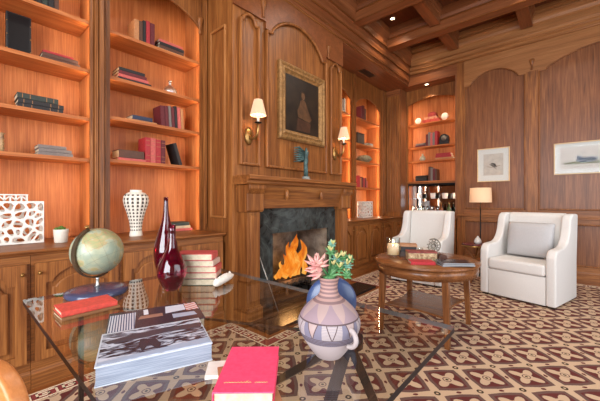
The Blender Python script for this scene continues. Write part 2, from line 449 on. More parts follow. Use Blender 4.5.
# side face of the breast
sp = MB()
for x0, x1, z0, z1 in ((-2.83, -2.808, 1.03, 2.95), (-2.587, -2.565, 1.03, 2.95), (-2.808, -2.587, 1.03, 1.052), (-2.808, -2.587, 2.928, 2.95)):
    trim(MB().box(x0, x1, 1.792, 1.82, z0, z1), W['crownz'], 0.007)

# ================================================================ LEFT WALL BOOKCASES
ZL1 = (2.675, 2.278, 1.882, 1.547)
ZL2 = (2.675, 2.278, 1.932, 1.562)
ZN = (2.755, 2.278, 1.952, 1.457)
def strip_light(loc, target, length, power, spread=PI):
    return area('shelf_light', loc, target, 0.02, length, power, WARM, spread)

def bookcase_left(y0, y1, shelves, label, zs=3.02, rise=0.15, glow=True, power=5, ztop=Z_SOF):
    t = thing('bookcase', label, 'bookcase', (XF, (y0 + y1) / 2, Z_CNT + 0.001), 0, 'arched built-in bookcases')
    h = (y1 - y0) / 2; Z = Z_CNT + 0.001
    MB().box(-0.35, -0.335, -h, h, 0, ztop - Z - .002).build('back_panel', W['backz'], t)
    for s in (-1, 1):
        MB().box(-0.334, -0.021, s * h, s * (h - 0.018), 0, ztop - Z - .002).build('side_panel', W['backz'], t)
    sh = None
    for z in shelves:
        m = MB().box(-0.334, -0.035, -h + 0.019, h - 0.019, z - Z - 0.024, z - Z).box(-0.034, -0.026, -h + 0.019, h - 0.019, z - Z - 0.028, z - Z + .001)
        m.build('shelf', W['backy'], t, bevel=0.002)
    pts = arc_pts(-h + 0.025, h - 0.025, zs - Z, rise, 0.012, 0.01)
    zz = ztop - Z - .002
    face = MB().prism([(h - 0.025, 0), (h, 0), (h, zz), (-h, zz), (-h, 0), (-h + 0.025, 0)] + pts, 'x', -0.02, 0.0)
    face.build('arched_face_frame', W['casez'], t)
    MB().tube([(0.003, y, z) for y, z in pts], 0.008, 6).build('arch_moulding', W['casez'], t)
    return t
bookcase_left(-0.10, 0.785, ZL1, 'arched bookcase at the left edge holding a black album above a white lattice vase')
bookcase_left(0.88, 1.785, ZL2, 'arched bookcase between the fireplace and the far left pilaster, with the dotted white vase')
bookcase_left(3.74, 4.782, ZN, 'narrow glimpse of lit bookcase right behind the chimney breast', 2.98, 0.17)
bookcase_left(4.833, 5.894, ZN, 'lit arched bookcase right of the fireplace with five levels of small items', 2.98, 0.17)

for y_ in (0.745, 0.92, 1.745): ornament('x', (XF + 0.012, y_, 3.05))

# led strips along the inner edges of the bookcases (real lamps of the room)
def led_column(x, y, z0, z1, label, beads=True, axis='y', s=1):
    t = thing('light_strip', label, 'light', (x, y, z0), 0, 'lit strips inside the bookcases')
    MB().box(-0.004, 0.004, -0.003, 0.003, 0, z1 - z0).build('channel', W['casez'], t)
    m = MB(); n = int((z1 - z0) / 0.045)
    for k in range(n):
        m.box(-0.006, 0.006, -0.006, 0.006, 0.015 + k * 0.045, 0.035 + k * 0.045)
    o = m.build('lamps', LEDM, t); o['kind'] = 'stuff'
    return t
for (y0, y1, shelves, pw, ends) in ((-0.10, 0.785, ZL1, 1.25, (1,)), (0.88, 1.785, ZL2, 1.25, (1,)), (3.74, 4.782, ZN, 2.6, (1,)), (4.833, 5.894, ZN, 2.6, (-1, 1))):
    lv = [Z_CNT] + sorted(shelves) + [3.12]
    for a, b in zip(lv[:-1], lv[1:]):
        zc = (a + b) / 2
        for s in (-1, 1):
            yy = y0 + 0.04 if s < 0 else y1 - 0.04
            strip_light((XF - 0.03, yy, zc - 0.01), (XF - 0.33, yy - s * 0.22, zc - 0.01), b - a - 0.05, pw * (b - a) * (1.25 if s > 0 else 0.7))

# ================================================================ BASE CABINETS
def knob(parent, x, y, z):
    MB().lathe([(0.004, 0), (0.004, 0.012), (0.011, 0.016), (0.012, 0.022), (0.006, 0.028), (0.0005, 0.029)], n=12).xf(Matrix.Rotation(PI / 2, 4, 'Y')).build('knob', BRASS, parent, (x, y, z))

def door_left(parent, y0, y1, z0, z1, rise=0.09, kside=1, single=False):
    """frame and raised panel door; local frame of the cabinet, facing +x"""
    d = MB(); fw = 0.055
    pts = arc_pts(y0 + fw, y1 - fw, z1 - 0.13, rise, 0.035, 0.02, 16)
    d.prism([(y0, z0), (y1, z0), (y1, z1), (y0, z1), (y0, z0 + 0.0001), (y0 + fw, z0 + fw)] + pts + [(y1 - fw, z0 + fw), (y0 + fw, z0 + fw - 0.0001)], 'x', 0, 0.026)
    d.box(0, 0.006, y0 + fw - 0.005, y1 - fw + 0.005, z0 + fw - 0.005, z1 - 0.02)
    o = d.build('door', W['casez'], parent)
    ip = arc_pts(y0 + fw + 0.03, y1 - fw - 0.03, z1 - 0.165, rise * 0.85, 0.02, 0.012, 16)
    MB().prism([(y0 + fw + 0.03, z0 + fw + 0.03)] + ip + [(y1 - fw - 0.03, z0 + fw + 0.03)], 'x', 0.006, 0.024).build('raised_panel', W['casez'], o, bevel=0.012)
    ky = y1 - 0.022 if kside > 0 else y0 + 0.022
    knob(o, 0.026, ky, z1 - 0.06)
    return o

def cabinet_left(y0, y1, nd, label, first=1):
    t = thing('base_cabinet', label, 'cabinet', (XCAB, (y0 + y1) / 2, 0), 0, 'built-in base cabinets')
    h = (y1 - y0) / 2
    MB().box(-0.715, -0.001, -h + 0.001, h - 0.001, 0.12, 0.853).build('carcass', W['casey'], t)
    MB().box(-0.70, 0.02, -h + 0.001, h - 0.001, 0, 0.095).prism([(0.02, 0.095), (0.008, 0.118), (0, 0.12), (-0.7, 0.12), (-0.7, 0.095)], 'y', -h + .001, h - .001).build('plinth', W['casey'], t)
    wd = 2 * h / nd
    for k in range(nd):
        ks = 1 if k % 2 == first else -1
        door_left(t, -h + k * wd + 0.02, -h + (k + 1) * wd - 0.02, 0.175, 0.80, 0.07, ks)
    return t
cabinet_left(-0.50, 0.344, 2, 'base cabinet at the left picture edge under the lattice vase', 1)
cabinet_left(0.344, 0.865, 1, 'single-door base cabinet behind the globe, below the pilaster', 1)
cabinet_left(0.865, 1.80, 2, 'base cabinet left of the fireplace, seen behind the red vases', 0)
cabinet_left(3.722, 4.70, 2, 'base cabinet just right of the fireplace, partly behind the succulent', 0)
cabinet_left(4.70, 5.66, 2, 'base cabinet with two arched doors left of the corner', 0)
cabinet_left(5.66, 6.08, 1, 'narrow base cabinet in the far corner beside the cream armchair', 0)

def top_prof(): return [(-0.755, 0.854), (0.015, 0.854), (0.02, 0.858), (0.02, 0.862), (0.034, 0.868), (0.04, 0.876), (0.04, 0.885), (0.035, 0.89), (-0.755, 0.89)]
def ctop(y0, y1, label):
    o = MB().prism([(x, z) for x, z in top_prof()], 'y', 0, y1 - y0).build('countertop', W['casey'], None, (XCAB, y0, 0))
    return tag(o, label, 'countertop')
ctop(-0.5, 1.805, 'long wooden counter under the bookcases left of the fireplace')
ctop(3.722, 6.08, 'wooden counter under the lit bookcases right of the fireplace')

# ================================================================ BACK WALL BOOKCASE AND BAR
ZR = (2.80, 2.32, 2.03, 1.61)
t = thing('bookcase', 'arched bookcase recessed in the back wall above the mirrored bar', 'bookcase', (-2.11, YR, Z_CNT + 0.001), 0, 'arched built-in bookcases')
Z = Z_CNT + 0.001; h = 0.513
MB().box(-h, h, 0.305, 0.318, 0, 3.5 - Z - .002).build('back_panel', W['backz'], t)
for s in (-1, 1): MB().box(s * h, s * (h - 0.015), 0.02, 0.304, 0, 3.5 - Z - .002).build('side_panel', W['backz'], t)
for z in ZR:
    MB().box(-h + .016, h - .016, 0.03, 0.304, z - Z - 0.022, z - Z).build('shelf', W['backx'], t)
MB().box(-h, h, -0.01, 0.30, 1.555 - Z, 1.585 - Z).build('bar_header', W['casex'], t)
pts = arc_pts(-h + .022, h - .022, 3.19 - Z, 0.10, 0.01, 0.01)
MB().prism([(h - .022, 0), (h, 0), (h, 3.5 - Z), (-h, 3.5 - Z), (-h, 0), (-h + .022, 0)] + pts, 'y', 0.001, 0.02).build('arched_face_frame', W['casez'], t)
MB().tube([(x, -0.002, z) for x, z in pts], 0.008, 6).build('arch_moulding', W['casez'], t)
MB().box(-h + .016, h - .016, 0.296, 0.304, 0.02, 1.54 - Z).build('mirror', MIRROR, t)
MB().box(-h + .016, h - .016, 0.02, 0.032, 1.52 - Z, 1.554 - Z).box(-h + .016, -h + .034, 0.02, 0.032, 0.001, 1.52 - Z).box(h - .034, h - .016, 0.02, 0.032, 0.001, 1.52 - Z).build('bar_frame', BLKMET, t)
MB().box(-h + .016, h - .016, 0.08, 0.29, 1.24 - Z, 1.248 - Z).build('glass_shelf', THING, t)
MB().box(-0.528, -h - .001, 0.0, 0.3, 0, 3.5 - Z - .002).box(h + .001, 0.535, 0.0, 0.3, 0, 3.5 - Z - .002).build('side_filler', W['casez'], t)
lv = [Z_CNT] + [1.56] + sorted(ZR) + [3.27]
for a, b in ((0.9, 1.54), (1.61, 2.0), (2.03, 2.29), (2.32, 2.77), (2.80, 3.2)):
    for s in (-1, 1):
        xx = -2.10 + s * 0.455; zc = (a + b) / 2
        area('shelf_light', (xx, YR + 0.035, zc), (xx - s * 0.22, YR + 0.32, zc), 0.02, b - a - 0.04, 2.0 * (b - a) * (1.3 if s < 0 else 0.8), WARM)
o = MB().prism([(-0.60, 0.854), (0.02 - .03, 0.854), (0.0, 0.862), (0.0, 0.885), (-0.005, 0.89), (-0.60, 0.89)], 'x', -0.515, 0.515).xf(Matrix.Scale(-1, 4, (0, 1, 0))).build('countertop', W['casex'], None, (-2.10, 6.095, 0))
tag(o, 'wooden bar counter in the back wall recess behind the far armchair', 'countertop')
t = thing('base_cabinet', 'base cabinet under the bar, behind the far armchair', 'cabinet', (-2.10, 6.12, 0), 0, 'built-in base cabinets')
MB().box(-0.51, 0.51, 0.0, 0.55, 0.1, 0.853).build('carcass', W['casex'], t)
MB().box(-0.51, 0.51, -0.015, 0.5, 0, 0.099).build('plinth', W['casex'], t)
for k in (-1, 0): MB().box(k * 0.49 + .01, k * 0.49 + .47, -0.02, -0.001, 0.16, 0.80).build('door', W['casez'], t, bevel=.005)

# ================================================================ FIREPLACE
t = thing('fireplace_mantel', 'carved walnut mantel around the black marble fireplace', 'mantel', (XBR, 2.79, 0))
def MY(y): return y - 2.79
# the breast seen here carries the surround; front of legs at x=-2.35
for a, b in ((1.90, 2.065), (3.515, 3.68)):
    o = MB().box(0.001, 0.125, MY(a), MY(b), 0.16, 1.09).build('leg', W['casez'], t)
    MB().box(0.001, 0.15, MY(a) - 0.02, MY(b) + 0.02, 0, 0.14).box(0.001, 0.138, MY(a) - 0.01, MY(b) + 0.01, 0.14, 0.16).build('leg_base', W['casez'], o, bevel=0.006)
    MB().box(0.125, 0.137, MY(a) + 0.035, MY(b) - 0.035, 0.20, 1.06).build('raised_panel', W['casez'], o, bevel=0.005)
    # corbel block with a rolled top
    c = MB().prism([(0.001, 1.092), (0.15, 1.092), (0.165, 1.11), (0.165, 1.27), (0.18, 1.29), (0.20, 1.32), (0.20, 1.36), (0.001, 1.36)], 'y', MY(a) - 0.028, MY(b) + 0.02)
    c.build('corbel', W['casez'], t, bevel=0.006)
MB().box(0.001, 0.115, MY(2.087), MY(3.487), 1.125, 1.36).build('frieze', W['casey'], t)
MB().prism([(0.116, 1.20), (0.125, 1.20), (0.125, 1.22), (0.15, 1.29), (0.17, 1.34), (0.175, 1.36), (0.116, 1.36)], 'y', MY(2.087), MY(3.487)).build('frieze_moulding', W['casey'], t)
sp = [(0.001, 1.361), (0.20, 1.361), (0.215, 1.375), (0.215, 1.395), (0.235, 1.405), (0.25, 1.41), (0.25, 1.44), (0.244, 1.447), (0.001, 1.447)]
MB().prism(sp, 'y', MY(1.835), MY(3.72)).build('mantel_shelf', W['casey'], t)
for yy in (2.42, 3.03):
    prof = [(0.001, -0.055), (0.016, -0.05), (0.022, -0.02), (0.026, 0.02), (0.022, 0.045), (0.001, 0.055)]
    MB().lathe(prof, (0.165, MY(yy), 1.27), 12, 0.8, 1).build('carved_drop', W['casez'], t)
# marble slabs around the firebox
ms = MB().box(0.001, 0.03, MY(2.066), MY(2.335), 0, 1.124).box(0.001, 0.03, MY(3.36), MY(3.514), 0, 1.124).box(0.001, 0.03, MY(2.335), MY(3.36), 0.845, 1.124)
ms.build('marble_surround', MARBLE, t)
o = MB().box(-2.479, -2.03, 1.865, 3.90, 0.001, 0.022).build('hearth_slab', MARBLE, None)
# leg bases stand on the slab line: slab starts clear of them
bpy.data.objects.remove(o)
o = MB().box(XBR + 0.152, -2.03, 1.90, 3.89, 0.0, 0.03).box(XBR + 0.001, XBR + 0.151, 2.09, 3.49, 0.0, 0.03).build('hearth_slab', newmat('honed_black_stone', (26, 27, 28), 0.25), None)
tag(o, 'low black stone hearth slab on the floor in front of the fire', 'hearth')

soot = mottled('sooty_firebrick', (84, 78, 70), (140, 134, 122), 7, 0.85, 0, 0.2)
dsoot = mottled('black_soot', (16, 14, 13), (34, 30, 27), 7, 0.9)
t = thing('firebox', 'sooty brick-lined firebox inside the marble surround', 'firebox', (XBR, 2.85, 0))
def ZY(y): return y - 2.85
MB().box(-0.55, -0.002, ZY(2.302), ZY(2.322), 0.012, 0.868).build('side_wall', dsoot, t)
MB().box(-0.55, -0.002, ZY(3.378), ZY(3.398), 0.012, 0.868).build('side_wall', soot, t)
MB().box(-0.57, -0.551, ZY(2.302), ZY(3.398), 0.012, 0.868).build('back_wall', soot, t)
MB().box(-0.57, -0.002, ZY(2.302), ZY(3.398), 0.001, 0.011).build('hearth_floor', dsoot, t)
t = thing('fire_grate', 'black iron grate under the burning logs', 'grate', (-2.74, 2.85, 0.012))
for k in range(9):
    y = -0.32 + 0.08 * k
    MB().tube([(-0.14, y, 0.22), (-0.14, y, 0.09), (0.13, y, 0.09), (0.15, y, 0.18)], 0.008, 6).build('bar', BLKMET, t)
for x, y in ((-0.12, -0.3), (-0.12, 0.3), (0.12, -0.3), (0.12, 0.3)):
    MB().box(x - .01, x + .01, y - .01, y + .01, 0, 0.085).build('leg', BLKMET, t)
logm = mottled('charred_log', (30, 24, 20), (92, 70, 52), 12, 0.9, 0, 0.5)
for i, (y0, x0, z0, y1, x1, z1, r, lb) in enumerate(((-0.34, -0.06, 0.155, 0.30, -0.05, 0.155, 0.05, 'rear charred log lying on the grate'), (-0.30, 0.06, 0.150, 0.33, 0.05, 0.150, 0.045, 'front charred log lying on the grate'))):
    m = MB().tube([(x0, y0, z0), ((x0 + x1) / 2 + .008, (y0 + y1) / 2, (z0 + z1) / 2), (x1, y1, z1)], [r, r * 1.04, r * 0.92], 12)
    tag(m.build('log', logm, None, (-2.74, 2.85, 0.012)), lb, 'log', 'logs on the grate')
# flames: curved tapering tongues of glowing gas
def flame_mat():
    m = bpy.data.materials.new('flame'); m.use_nodes = True; nt = NT(m); nt.n.remove(bs(m))
    out = [n for n in nt.n if n.type == 'OUTPUT_MATERIAL'][0]
    v = coords(nt, 'Object', (1, 1, 0.5)); n = noise(nt, v, 11, 3, 0.5, 1.0)
    sep = nt.n.new('ShaderNodeSeparateXYZ'); tc = nt.n.new('ShaderNodeTexCoord'); nt.l.new(tc.outputs['Object'], sep.inputs[0])
    f = E(nt, n) + E(nt, sep.outputs[2]) * 0.35
    c = ramp(nt, f.s, [(0.35, (255, 196, 96)), (0.55, (250, 142, 40)), (0.78, (206, 84, 20))])
    em = nt.n.new('ShaderNodeEmission'); nt.l.new(c, em.inputs[0]); em.inputs[1].default_value = 0.8
    tr = nt.n.new('ShaderNodeBsdfTransparent'); mx = nt.n.new('ShaderNodeMixShader')
    k = nt.math('SUBTRACT', 1.0, (f * 0.75))
    mx.inputs[0].default_value = 0.55
    k2 = nt.math('MULTIPLY', k, 1.1); nt.l.new(k2.s, mx.inputs[0])
    nt.l.new(tr.outputs[0], mx.inputs[1]); nt.l.new(em.outputs[0], mx.inputs[2]); nt.l.new(mx.outputs[0], out.inputs[0])
    return m
FL = flame_mat()
ft = thing('fire', 'orange flames rising from the logs in the fireplace', 'fire', (-2.74, 2.93, 0.236))
rng = random.Random(5)
for (y, hgt, lean, r) in ((-0.20, 0.30, 0.10, 0.05), (-0.14, 0.44, 0.12, 0.06), (-0.05, 0.38, 0.16, 0.065), (0.02, 0.50, 0.10, 0.06), (0.10, 0.46, 0.06, 0.065), (0.17, 0.34, 0.02, 0.05), (0.02, 0.28, -0.04, 0.06), (-0.10, 0.24, 0.20, 0.05), (0.14, 0.52, -0.02, 0.04), (-0.24, 0.20, 0.14, 0.04)):
    ptsf = []; rs = []
    x = rng.uniform(-0.05, 0.06); ph = rng.uniform(0, 6)
    for k in range(9):
        q = k / 8
        ptsf.append((x + 0.03 * math.sin(ph + q * 5), y + lean * q + 0.045 * math.sin(ph + q * 6.5) * (0.3 + q), hgt * q))
        rs.append(max(0.002, r * (0.55 + 1.6 * q) * (1 - q) ** 0.9 * 1.1))
    MB().tube(ptsf, rs, 10).build('flame', FL, ft)
point('fire_glow', (-2.66, 2.82, 0.42), 9, (1.0, 0.5, 0.18), 0.1)
# poker
t = thing('fireplace_poker', 'pale metal poker leaning against the left marble slab', 'poker', (-2.33, 2.20, 0.031))
steel = newmat('pale_steel', (198, 196, 190), 0.3, 0.7)
MB().tube([(0.0, 0.10, 0.0), (-0.105, -0.10, 0.66)], 0.005, 8).build('shaft', steel, t)
MB().tube([(-0.105, -0.10, 0.66), (-0.109, -0.107, 0.72)], 0.009, 8).build('handle', steel, t)

# ================================================================ RUG
def rug_mat():
    m = newmat('rug_pattern', (180, 150, 120), 0.95); nt = NT(m)
    bs(m).inputs['Specular IOR Level'].default_value = 0.1
    tc = nt.n.new('ShaderNodeTexCoord'); sep = nt.n.new('ShaderNodeSeparateXYZ'); nt.l.new(tc.outputs['Object'], sep.inputs[0])
    wob = noise(nt, tc.outputs['Object'], 14, 2, 0.5); wob2 = noise(nt, tc.outputs['Object'], 60, 2, 0.5)
    x = E(nt, sep.outputs[0]) + (E(nt, wob) - 0.5) * 0.012; y = E(nt, sep.outputs[1]) + (E(nt, wob2) - 0.5) * 0.006
    r2 = 0.70710678; pitch = 0.2775
    a = ((x + y) * (r2 / pitch) - (-0.429 + 2.385) * r2 / pitch + 100.5).fract() - 0.5
    b = ((y - x) * (r2 / pitch) - (2.385 + 0.429) * r2 / pitch + 100.5).fract() - 0.5
    aa, ab = a.abs(), b.abs()
    mx_, mn_ = aa.max(ab), aa.min(ab)
    ang = nt.math('ARCTAN2', b, a); rad = ((a * a) + (b * b)).pow(0.5)
    sn2 = nt.math('SINE', ang * 2.0).abs()
    BE, TA, MR, DK, CR = lin((200, 170, 140)), lin((100, 72, 68)), lin((92, 32, 36)), lin((58, 46, 34)), lin((206, 184, 152))
    # ogee lattice: band a little thinner half way along each side
    edge = mx_ + (mn_ * 1.0) * 0.10
    c = nt.mix(edge.gt(0.345), MR, TA)
    c = nt.mix(edge.gt(0.435), c, BE)
    # rosettes at the crossings and small marks along the sides
    ca, cb2 = aa - 0.5, ab - 0.5
    rc = ((ca * ca) + (cb2 * cb2)).pow(0.5)
    c = nt.mix(rc.lt(0.115), c, BE)
    c = nt.mix((rc - 0.05).abs().lt(0.022), c, DK)
    sd = (((mx_ - 0.5) * (mx_ - 0.5)) + (mn_ * mn_) * 0.35).pow(0.5)
    c = nt.mix(sd.lt(0.036), c, MR)
    c = nt.mix(((sn2 * 0.0) + (rad - 0.5).abs() + (mn_ * 0.9)).lt(0.0), c, TA)
    # four-petalled flower, long petals to the tips of the diamond
    pet = sn2.pow(1.5) * 0.27 + 0.09
    sg = (a * b).gt(0.0)
    c = nt.mix((rad - 0.022).lt(pet), c, TA)
    c = nt.mix(rad.lt(pet), c, CR if False else BE)
    c = nt.mix(rad.lt(0.155) , c, BE)
    c = nt.mix((rad - 0.085).abs().lt(0.012), c, TA)
    c = nt.mix(rad.lt(0.035), c, DK)
    f = E(nt, noise(nt, tc.outputs['Object'], 300, 2, 0.6)) * 0.5 + 0.2
    c2 = nt.mix(f, c, nt.mix(0.28, c, lin((130, 104, 80))))
    nt.l.new(c2.s, bs(m).inputs['Base Color'])
    bp = nt.n.new('ShaderNodeBump'); bp.inputs['Strength'].default_value = 0.3; bp.inputs['Distance'].default_value = 0.003
    nt.l.new(f.s, bp.inputs['Height']); nt.l.new(bp.outputs[0], bs(m).inputs['Normal'])
    return m
t = thing('patterned_rug', 'large maroon and beige rug with a diamond flower pattern', 'rug', (0, 0, 0))
bw = 0.11; XR0, XR1, YR0, YR1 = -2.50, 2.3, -0.9, 5.95
NX, NY0, NY1 = -1.97, 1.82, 3.98
out = [(XR0, YR0), (XR1, YR0), (XR1, YR1), (XR0, YR1), (XR0, NY1), (NX, NY1), (NX, NY0), (XR0, NY0)]
inn = [(XR0 + bw, YR0 + bw), (XR1 - bw, YR0 + bw), (XR1 - bw, YR1 - bw), (XR0 + bw, YR1 - bw), (XR0 + bw, NY1 + bw), (NX + bw, NY1 + bw), (NX + bw, NY0 - bw), (XR0 + bw, NY0 - bw)]
MB().prism(inn, 'z', 0.0005, 0.012).build('field', rug_mat(), t)
bd = MB()
for i in range(8):
    j = (i + 1) % 8
    bd.prism([out[i], out[j], inn[j], inn[i]], 'z', 0.0005, 0.012)
bd.build('border', mottled('rug_border_red', (118, 40, 38), (140, 56, 50), 80, 0.95), t)
key = MB()
def strip(p, q, wd=0.007):
    p, q = Vector(p), Vector(q); d = (q - p).normalized() * wd; n = Vector((-d.y, d.x))
    key.prism([tuple(p - d + n), tuple(p - d - n), tuple(q + d - n), tuple(q + d + n)], 'z', 0.012, 0.0135)
for i in range(8):
    j = (i + 1) % 8
    o0, o1, i0, i1 = Vector(out[i]), Vector(out[j]), Vector(inn[i]), Vector(inn[j])
    strip(o0 + (i0 - o0) * 0.08, o1 + (i1 - o1) * 0.08, 0.005); strip(i0 + (o0 - i0) * 0.06, i1 + (o1 - i1) * 0.06, 0.005)
    L = (o1 - o0).length; d = (o1 - o0).normalized(); nrm = Vector((-d.y, d.x))
    n = int(L / 0.13); s0 = (L - n * 0.13) / 2
    for k in range(n):
        b0 = o0 + d * (s0 + k * 0.13)
        P = lambda u, v: b0 + d * u + nrm * v
        path = [P(0.01, 0.085), P(0.01, 0.028), P(0.105, 0.028), P(0.105, 0.075), P(0.05, 0.075), P(0.05, 0.052), P(0.075, 0.052)]
        for q in range(len(path) - 1): strip(path[q], path[q + 1], 0.006)
key.build('key_pattern', mottled('rug_cream', (214, 194, 162), (228, 210, 180), 80, 0.95), t)

for i, (x, y, lb) in enumerate(((-1.05, 1.35, 'added unseen square fill light above the glass table'), (-1.05, 3.45, 'added unseen square fill light above the oval table'), (0.0, 2.4, 'added unseen square fill light right of the oval table'), (0.0, 4.5, 'added unseen square fill light before the right armchair'))):
    t_ = thing('added_light_frame', lb, 'ceiling light', (x, y, Z_CEIL - 0.001))  # out-of-view frames for the added fill lights
    m_ = MB().box(-0.16, 0.16, -0.16, -0.13, -0.02, 0).box(-0.16, 0.16, 0.13, 0.16, -0.02, 0).box(-0.16, -0.13, -0.13, 0.13, -0.02, 0).box(0.13, 0.16, -0.13, 0.13, -0.02, 0)
    m_.build('frame', W['ceily'], t_)

# ================================================================ BOOKS
DGOLD = newmat('dull_gilding', (150, 104, 62), 0.5, 0.2)
_bm = {}
def cmat(c):
    if c not in _bm: _bm[c] = mottled('cloth_%02x%02x%02x' % c, tuple(int(v * 0.88) for v in c), c, 60, 0.6)
    return _bm[c]
ORD = ('first', 'second', 'third', 'fourth', 'fifth', 'sixth', 'seventh')
label_scale = [True]
def book(label, loc, L, Wd, T, col, rz=0.0, up=False, group=None, tilt=0.0, gilt=False, page=None):
    """spine faces local +x; flat: L along y, T along z; upright: L along z, T along y. loc = base centre"""
    S_ = 1.2 if label_scale[0] else 1.0
    T = T * S_; L = L * S_; Wd = Wd * (1.1 if label_scale[0] else 1)
    if tilt: loc = (loc[0], loc[1], loc[2] + abs(math.sin(tilt)) * T / 2 + 0.0005)
    t = thing('book', label, 'book', loc, rz, group)
    if tilt: t.rotation_euler = (tilt, 0, rz)
    c = 0.0035 if T > 0.014 else 0.002
    m = MB().box(-Wd / 2, Wd / 2, -L / 2, L / 2, 0, c).box(-Wd / 2, Wd / 2, -L / 2, L / 2, T - c, T).box(Wd / 2 - c, Wd / 2 + 0.002, -L / 2, L / 2, c, T - c)
    p = MB().box(-Wd / 2 + 0.004, Wd / 2 - c, -L / 2 + 0.004, L / 2 - 0.004, c, T - c)
    R = Matrix.Identity(4)
    if up: R = Matrix.Translation((0, T / 2, L / 2)) @ Matrix.Rotation(PI / 2, 4, 'X')
    o = m.xf(R).build('cover', cmat(col), t, bevel=0.001)
    p.xf(R).build('pages', page or PAGE, t)
    if gilt:
        for k in (-0.38, -0.2, 0.2, 0.38):
            MB().box(Wd / 2 + 0.002, Wd / 2 + 0.0026, L * k - 0.002, L * k + 0.002, c + 0.001, T - c - 0.001).xf(R).build('gilt_band', DGOLD, o)
    return t
BRN, BLK, RED, DRD, TAN, CRM, GRY, GRN, PNK, NVY = (86, 52, 36), (30, 26, 26), (168, 40, 46), (98, 26, 32), (182, 124, 78), (206, 184, 150), (120, 110, 104), (44, 52, 44), (196, 92, 84), (40, 48, 72)
CN = {BRN: 'brown', BLK: 'black', RED: 'red', DRD: 'dark red', TAN: 'tan', CRM: 'cream', GRY: 'grey', GRN: 'dark green', PNK: 'pink-red', NVY: 'navy'}
POSN = {1: ('only',), 2: ('left', 'right'), 3: ('left', 'middle', 'right')}
def pos(i, n, stack=False):
    if stack:
        if n == 1: return 'single flat'
        return 'bottom' if i == 0 else 'topmost' if i == n - 1 else ('middle' if n == 3 else ORD[i] + ' from the bottom')
    return 'leftmost' if i == 0 else 'rightmost' if i == n - 1 else ORD[i] + ' from the left'
def row(wall, a, z, items, where, lean=0.0, depth=0.15, gilt=False):
    """upright books; a: start coordinate at the left end as seen"""
    n = len(items); q = a
    for i, (T, L, c) in enumerate(items):
        lb = '%s upright book, %s, %s' % (CN[c], pos(i, n), where)
        if n == 1: lb = '%s upright book %s' % (CN[c], where)
        ti = lean
        off = 0.0
        if wall == 'L': book(lb, (-3.03 - depth / 2, q + T * 0.6, z + 0.0005), L, depth, T, c, 0, True, 'upright books ' + where, ti, gilt)
        else: book(lb, (q + T * 0.6, 6.46 + depth / 2, z + 0.0005), L, depth, T, c, -PI / 2, True, 'upright books ' + where, 0, gilt)
        q += T * 1.2 + 0.0015 + (abs(lean) * 0.012)
def stack(wall, a, z, items, where, depth=0.16, gilt=False):
    n = len(items); zz = z + 0.0005
    for i, (T, L, c, sh) in enumerate(items):
        lb = '%s flat book, %s in stack %s' % (CN[c], pos(i, n, True), where)
        if n == 1: lb = '%s flat book %s' % (CN[c], where)
        if wall == 'L': book(lb, (-3.03 - depth / 2, a + L * 0.6 + sh, zz), L, depth, T, c, 0, False, 'stacked books ' + where, 0, gilt)
        else: book(lb, (a + L * 0.6 + sh, 6.46 + depth / 2, zz), L, depth, T, c, -PI / 2, False, 'stacked books ' + where, 0, gilt)
        zz += T * 1.2 + 0.0006
yl = lambda px, py: onX(px, py, -3.03).y
xr = lambda px, py: onY(px, py, 6.46).x
# --- far left bay
row('L', yl(37, 3), 2.675, [(0.022, .2, BLK), (0.03, .21, GRN), (0.03, .2, BLK), (0.024, .19, BRN)], 'on top shelf of far left bookcase')
t = thing('photo_album', 'large black album standing upright on the far left bookcase shelf', 'album', (-3.16, yl(21, 45), 2.2785), 0.0)
yw = yl(34, 50) - yl(8, 40)
MB().box(-0.03, 0.03, -yw / 2, yw / 2, 0, 0.33).build('cover', BLACK, t, bevel=0.004)
MB().box(0.0302, 0.0312, -yw / 2 + 0.012, yw / 2 - 0.012, 0.012, 0.318).build('front_panel', newmat('black_grain', (12, 11, 12), 0.3), t)
for k in range(3):
    for s in (-1, 1): MB().sphere((0.031, s * (yw / 2 - 0.005), 0.06 + 0.1 * k), 0.004, 8, 6).build('stud', BRASS, t)
stack('L', yl(42, 61), 2.278, [(0.026, .20, BRN, 0), (0.024, .19, BRN, 0.0), (0.014, .16, RED, 0.005)], 'beside the black album')
stack('L', yl(17, 108), 1.882, [(0.03, .225, BLK, 0), (0.028, .225, BLK, 0.004), (0.034, .20, GRN, 0.0)], 'two shelves above the lattice vase', gilt=True)
stack('L', yl(38, 156), 1.547, [(0.024, .18, GRY, 0), (0.022, .17, GRY, 0.004), (0.022, .145, GRY, 0.0)], 'right above the lattice vase')
t = tag(MB().lathe([(0.022, 0), (0.022, 0.012), (0.012, 0.02), (0.016, 0.04), (0.010, 0.05), (0.016, 0.07), (0.010, 0.085), (0.015, 0.11), (0.010, 0.13), (0.018, 0.145), (0.001, 0.15)], n=16).build('carved_figurine', mottled('carved_horn', (104, 74, 46), (176, 140, 92), 40, 0.5), None, (-3.10, yl(3, 150), 1.5475)),
        'small carved brown figurine at the left picture edge on the shelf', 'figurine')
